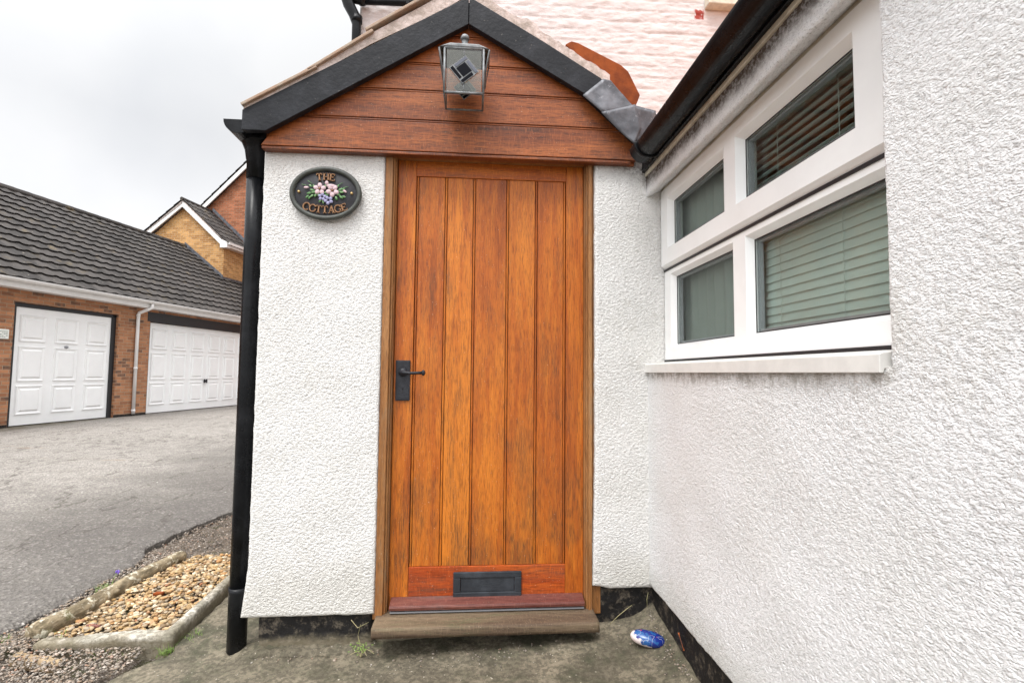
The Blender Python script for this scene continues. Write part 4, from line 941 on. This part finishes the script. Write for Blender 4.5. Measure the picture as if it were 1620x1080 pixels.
b=MB(); hprism(b,[(-1.46,4.93),(-1.22,4.93),(-1.22,5.11),(-1.36,5.17),(-1.46,5.2)],6.96,7.12); b.box(-1.43-ox,-1.22-ox,7.12-oy,9-oy,4.95,5.02); b.box(-1.24-ox,-1.16-ox,7.0-oy,9-oy,5.03,5.11); b.build('eaves_box','white_trim',hs_,bevel=.004)
def hroof(nm,x0,z0,x1,z1,y0,y1,crs,par):
    return roofing(nm,'tile_dark',par,y0-oy,y1-oy,(x0-ox,z0),(x1-ox,z1),crs,.22,.014,int(abs(x0)*7),.02)
r1=hroof('roof',-1.22,5.10,-2.86,6.56,6.95,8.6,7,hs_); hroof('roof_slope',-4.75,5.08,-2.86,6.56,6.95,8.6,7,r1)
b=MB(); hprism(b,[(-1.25,5.09),(-2.86,6.52),(-4.7,5.07),(-2.86,6.40)],6.98,8.6); b.build('roof_deck','mortar',r1)
b=MB(); b.tube([(-2.86-ox,6.93-oy,6.56),(-2.86-ox,8.4-oy,6.56)],.06,8); b.build('ridge_tiles','tile_dark',r1)
b=MB(); verge(b,-5.0,4.97,-1.0,8.63,.17,8.12,8.16) ; b.build('verge_board','white_trim',hs_)
b=MB(); verge(b,3.4,5.28,-1.0,8.63,.17,8.12,8.16) ; b.build('verge_board','white_trim',hs_)
r2=hroof('roof',-5.3,4.74,-1.0,8.70,8.10,14,15,hs_); hroof('roof_slope',3.5,5.25,-1.0,8.70,8.10,14,15,r2)
# step flashings: along the garage roof, and along the wing roof
b=MB(); verge(b,-2.80,5.17,-1.42,4.07,.16,7.085,7.115); b.box(-1.44-ox,-1.40-ox,7.1-oy,9-oy,3.86,4.02); b.build('lead_flashing','lead',hs_)
b=MB(); verge(b,-2.80,6.70,-1.2,5.25,.13,8.27,8.298); b.build('lead_flashing','lead',hs_)

# ================================================================ bits on the ground
def ico(sub=1):
    bm=bmesh.new(); bmesh.ops.create_icosphere(bm,subdivisions=sub,radius=1); v=np.array([x.co[:] for x in bm.verts]); f_=np.array([[q.index for q in x.verts] for x in bm.faces]); bm.free(); return v,f_
IV,IF=ico(2); IV1,IF1=ico(1)
def scatter(name,mat,pts,smin,smax,seed,flat=.5,sub=2,pw=1.6):
    rs=np.random.RandomState(seed); iv,if_=(IV,IF) if sub==2 else (IV1,IF1); n=len(iv); Vs=[];Fs=[];A=[]
    for i,(x,y,z) in enumerate(pts):
        s_=smin+(smax-smin)*rs.rand()**pw; sx,sy,sz=s_*(.8+.5*rs.rand()),s_*(.55+.35*rs.rand()),s_*(flat*(.7+.5*rs.rand()))
        p=iv*(1+.14*rs.randn(n,1)*(.7 if sub==2 else 1)); p=p*np.array([sx,sy,sz]); a=rs.rand()*6.283; t=(rs.rand()-.5)*.7
        ca,sa,ct,st=math.cos(a),math.sin(a),math.cos(t),math.sin(t); p=p@np.array([[1,0,0],[0,ct,st],[0,-st,ct]])@np.array([[ca,sa,0],[-sa,ca,0],[0,0,1]])
        Vs.append(p+np.array([x,y,z])); Fs.append(if_+i*n); A+= [rs.rand()]*n
    Vs=np.concatenate(Vs); Fs=np.concatenate(Fs); me=bpy.data.meshes.new(name); me.from_pydata(Vs.tolist(),[],Fs.tolist())
    at=me.attributes.new('rnd','FLOAT','POINT'); at.data.foreach_set('value',A); me.update(); o=finish(name,me,mat,None,0,True); return tag(o,kind='stuff')
rnd=random.Random(11)
def bed_x(y):  # log on the left, side kerb on the right
    return (-1.45+(y-.16)*.08, -.90+(y-.05)*(-.03))
pts=[]
for i in range(3000):
    y=rnd.uniform(.10,1.12); a,c=bed_x(y); x=rnd.uniform(a+.03,c)
    if y<.13+.0*(x+1.4): continue
    pts.append((x,y,-.083+rnd.uniform(-.006,.014)-.02*ssf(y,.75,1.1)))
tag(scatter('pebble_bed','pebble',pts,.006,.0165,4),'golden pebbles filling the bed between the log and the kerb','pebbles')
b=MB(); b.add([(-1.47,.08,-.093),(-.86,.08,-.093),(-.88,1.2,-.105),(-1.38,1.2,-.105)],[(0,1,2,3)]); tag(b.build('bed_floor','soil',fix=False),kind='structure')
pts=[]
for i in range(9000):
    if i<4200: x=rnd.uniform(-1.70,-.95); y=rnd.uniform(-.30,.14)
    elif i<7200: x=rnd.uniform(-1.66,-.95); y=rnd.uniform(1.0,2.3)
    else: y=rnd.uniform(0,1.2); x=rnd.uniform(-1.62,-1.47)
    if x<edge_x(y)-.03: continue
    if y<.12 and x>pl_x(y)-.01: continue
    if y<.12 and x>-1.33 and y>.03: continue
    pts.append((x,y,-.103+rnd.uniform(-.004,.008)+(.022 if y<.2 else 0)))
tag(scatter('gravel','grit',pts,.003,.0085,6,.6,1),'fine grey gravel along the broken tarmac edge','gravel')
pts=[]
for i in range(260):
    k=rnd.random()
    if k<.35: x=rnd.uniform(-.5,-.02); y=-.05-abs(rnd.gauss(0,.035))
    elif k<.7: x=rnd.uniform(0,1.0); y=-.10-abs(rnd.gauss(0,.06))
    else: y=rnd.uniform(-.5,-.07); x=1.09-abs(rnd.gauss(0,.03))
    pts.append((x,y,G(x,y)+.002))
tag(scatter('grit_specks','grit',pts,.002,.006,9,.6,1),'loose grit swept against the foot of the walls','grit')
# log edging
lg=MB(); P0,P1=Vector((-1.455,.115,-.060)),Vector((-1.385,1.05,-.072)); pp=[];rr_=[]
for i in range(60):
    t=i/59; pp.append(P0.lerp(P1,t)+Vector((.010*math.sin(t*7)+.006*N(t*9,2),0,.006*N(t*8,5)))); rr_.append(.043-.008*t+.0035*N(t*14,1)-(.004 if i in(0,59) else 0))
lg.tube(pp,rr_,20); lg.ball(tuple(P0.lerp(P1,.42)+Vector((.03,0,.01))),.018,.03,.014,None,8,6); o=lg.build('log','bark',None,smooth=True)
for v in o.data.vertices: v.co+=Vector(v.normal)*.0028*NZ.noise(v.co*38)
tag(o,'long weathered lichened log edging the left side of the pebble bed','log')
# kerbs
def kw(p): return Vector((p.x,p.y+.03*(p.x+1.1)*0,p.z+.006*NZ.noise(Vector((p.x*6,p.y*6,0)))-.022*ssf(-p.x,1.05,1.40)))
o=rbox('kerb_stone','kerb',None,-1.40,-.875,.035,.095,-.16,-.040,step=.014,rad=.014,amp=.006,fr=26,warp=kw); tag(o,'short mossy concrete kerb across the front end of the pebble bed','kerb')
def kw2(p): return Vector((p.x-.03*(p.y-.05)+.0,p.y,p.z+.004*NZ.noise(Vector((p.x*6,p.y*6,0)))))
o=rbox('kerb_stone','kerb',None,-.905,-.862,.025,1.35,-.16,-.028,step=.016,rad=.010,amp=.004,fr=24,warp=kw2,seed=5); tag(o,'long concrete kerb running back beside the black drainpipe','kerb')
o=rbox('stone_slab','slab',None,-1.12,-.75,1.17,1.42,-.12,-.070,step=.03,rad=.008,amp=.003,fr=18); tag(o,'flat sandy paving piece behind the pebble bed','paving stone')
o=rbox('stone_piece','slab',None,-1.44,-1.22,-.045,.005,-.12,-.078,step=.012,rad=.010,amp=.005,fr=30,seed=3,warp=lambda p:Vector((p.x,p.y-.30*(p.x+1.35),p.z))); tag(o,'mossy flat stone lying in front of the log end','stone')
def frag(x,y,z,a,lx,ly,lz,mat,label,cat='brick fragment',name='brick_fragment'):
    b=MB(); c,s=math.cos(a),math.sin(a); q=[(-lx,-ly),(lx*.9,-ly),(lx,ly*.8),(-lx*.8,ly)]
    b.prism([(x+c*p-s*r,y+s*p+c*r) for p,r in q],'z',z,z+lz); return tag(b.build(name,mat,None,bevel=.004),label,cat)
frag(-1.20,.52,-.078,.1,.024,.011,.014,'tile_orange','bright orange brick fragment among the pebbles')
frag(-1.28,.20,-.078,-.2,.032,.008,.014,'weatherboard','dark red tile shard near the front of the pebbles','tile shard','tile_shard')
frag(-1.52,-.02,-.085,.5,.010,.008,.012,'tile_orange','small orange brick crumb in the gravel left of the mossy stone')
# painted stone and leaf
SP=(1.022,-.215); b=MB(); rot=Matrix.Rotation(-.30,3,'Z')@Matrix.Rotation(.10,3,'Y'); zc=G(*SP)+.024
b.ball((*SP,zc),.066,.037,.027,rot,28,20); o=b.build('painted_stone','painted',None,smooth=True)
for v in o.data.vertices:
    q=rot.inverted()@(Vector(v.co)-Vector((*SP,zc))); q.y*=1+.12*(q.x/.066); q.x=math.copysign(abs(q.x/.066)**.85*.066,q.x); v.co=rot@q+Vector((*SP,zc))
tag(o,'rounded blue and white painted pebble lying on the concrete in the corner','painted stone')
def blade(b,p,az,lean,l,w,seg=4):
    p=Vector(p); d=Vector((math.cos(az),math.sin(az),0)); sd=Vector((-d.y,d.x,0))*w; vs=[]
    for i in range(seg+1):
        t=i/seg; c=p+d*(lean*l*t*t)+Vector((0,0,l*t*(1-.35*lean*t))); k=(1-t*.92); vs+=[c-sd*k,c+sd*k]
    b.add(vs,[(2*i,2*i+1,2*i+3,2*i+2) for i in range(seg)])
def tuft(x,y,z,n,l,sp,seed,label,mat='grass',name='grass_tuft',group='grass tufts along the log'):
    rn=random.Random(seed); b=MB()
    for i in range(n): blade(b,(x+rn.gauss(0,sp),y+rn.gauss(0,sp),z),rn.random()*6.28,rn.uniform(.2,1.1),l*rn.uniform(.5,1.15),rn.uniform(.0008,.0018))
    return tag(b.build(name,mat,None,fix=False),label,'grass',group)
tuft(-1.485,.60,-.088,150,.045,.022,1,'largest grass tuft beside the log, below the purple flower')
tuft(-1.51,.33,-.088,45,.025,.014,2,'small grass tuft beside the middle of the log')
tuft(-1.545,.235,-.088,36,.022,.013,3,'tiny grass tuft outside the log, next nearest its front end')
tuft(-1.57,.10,-.085,60,.022,.02,4,'low grass patch at the very front end of the log')
tuft(-1.385,.13,-.088,40,.03,.018,5,'thin grass tuft between the log and the front kerb')
tuft(-.872,.01,-.10,70,.040,.014,6,'grass growing at the corner where the two kerbs meet',group=None)
for a in ((-.83,.12,-.083,50,.02,.03,7),(-1.1,-.04,-.095,60,.016,.06,8)):
    o=tuft(*a,'low moss and grass creeping along the foot of the kerbs',name='moss_patch',group=None); o['kind']='stuff'
fw=empty('purple_flower',(-1.515,.70,-.08),'single small purple flower beside the log at the tarmac edge','flower')
b=MB(); b.tube([(-1.515,.66,-.085),(-1.517,.68,-.05),(-1.515,.70,-.030)],.001,6); b.build('stem','grass',fw)
b=MB()
for k in range(6): b.ball((-1.515+.006*math.cos(k*1.05),.70+.003*math.sin(k*2.),-.030+.006*math.sin(k*1.05)),.0055,.004,.0055,None,6,4)
b.build('petals','purple',fw,smooth=True)
# weeds and dry stems by the step and the corner
wd_=empty('weed',(-.085,-.10,-.06),'straggly weed with yellowing stems left of the door step','weed')
b=MB(); rn=random.Random(4)
for i in range(9):
    a=rn.random()*6.28; l=rn.uniform(.03,.075); p=Vector((-.085,-.10,G(-.085,-.10))); b.tube([p,p+Vector((math.cos(a)*l*.4,math.sin(a)*l*.3,l*.55)),p+Vector((math.cos(a)*l*.95,math.sin(a)*l*.6,l*.35))],.0009,5)
b.tube([(-.085,-.10,-.05),(-.10,-.09,.0),(-.085,-.12,.055)],.0009,5); b.build('stems','straw',wd_)
b=MB()
for i in range(40):
    a=rn.random()*6.28; l=rn.random()*.05; b.ball((-.085+math.cos(a)*l,-.11+math.sin(a)*l*.6,-.048+rn.random()*.03),.005,.003,.001,Matrix.Rotation(a,3,'Z'),6,4)
b.build('leaves','grass',wd_,smooth=True)
def stem(pts,label,name='dry_stem'):
    b=MB(); b.tube(pts,[.0012]*(len(pts)-1)+[.0006],6); return tag(b.build(name,'straw',None,smooth=True),label,'dry stem')
stem([(.905,-.10,.02),(.935,-.11,.055),(.975,-.11,.085),(.995,-.11,.098)],'long pale dry grass stem leaning against the black plinth right of the step')
stem([(1.075,-.06,.07),(1.072,-.065,.10),(1.080,-.06,.125)],'short dry stem standing in the plinth corner below the sill')
stem([(-.135,-.058,.045),(-.105,-.075,.022),(-.062,-.08,.045)],'bent pale straw caught under the white wall beside the step')
b=MB(); V=[]
for i in range(9):
    t=i/8; w_=.011*math.sin(math.pi*t)**.7; c=Vector((1.098-.004*t,-.375+.035*t,.055+.045*t)); V+=[c+Vector((-.003,-w_,0)),c+Vector((.003,w_,.0))]
b.add(V,[(2*i,2*i+1,2*i+3,2*i+2) for i in range(8)]); o=b.build('fallen_leaf','leaf',None,fix=False); o.modifiers.new('t','SOLIDIFY').thickness=.0008
tag(o,'curled rusty brown leaf stuck to the black base of the side wing','leaf')
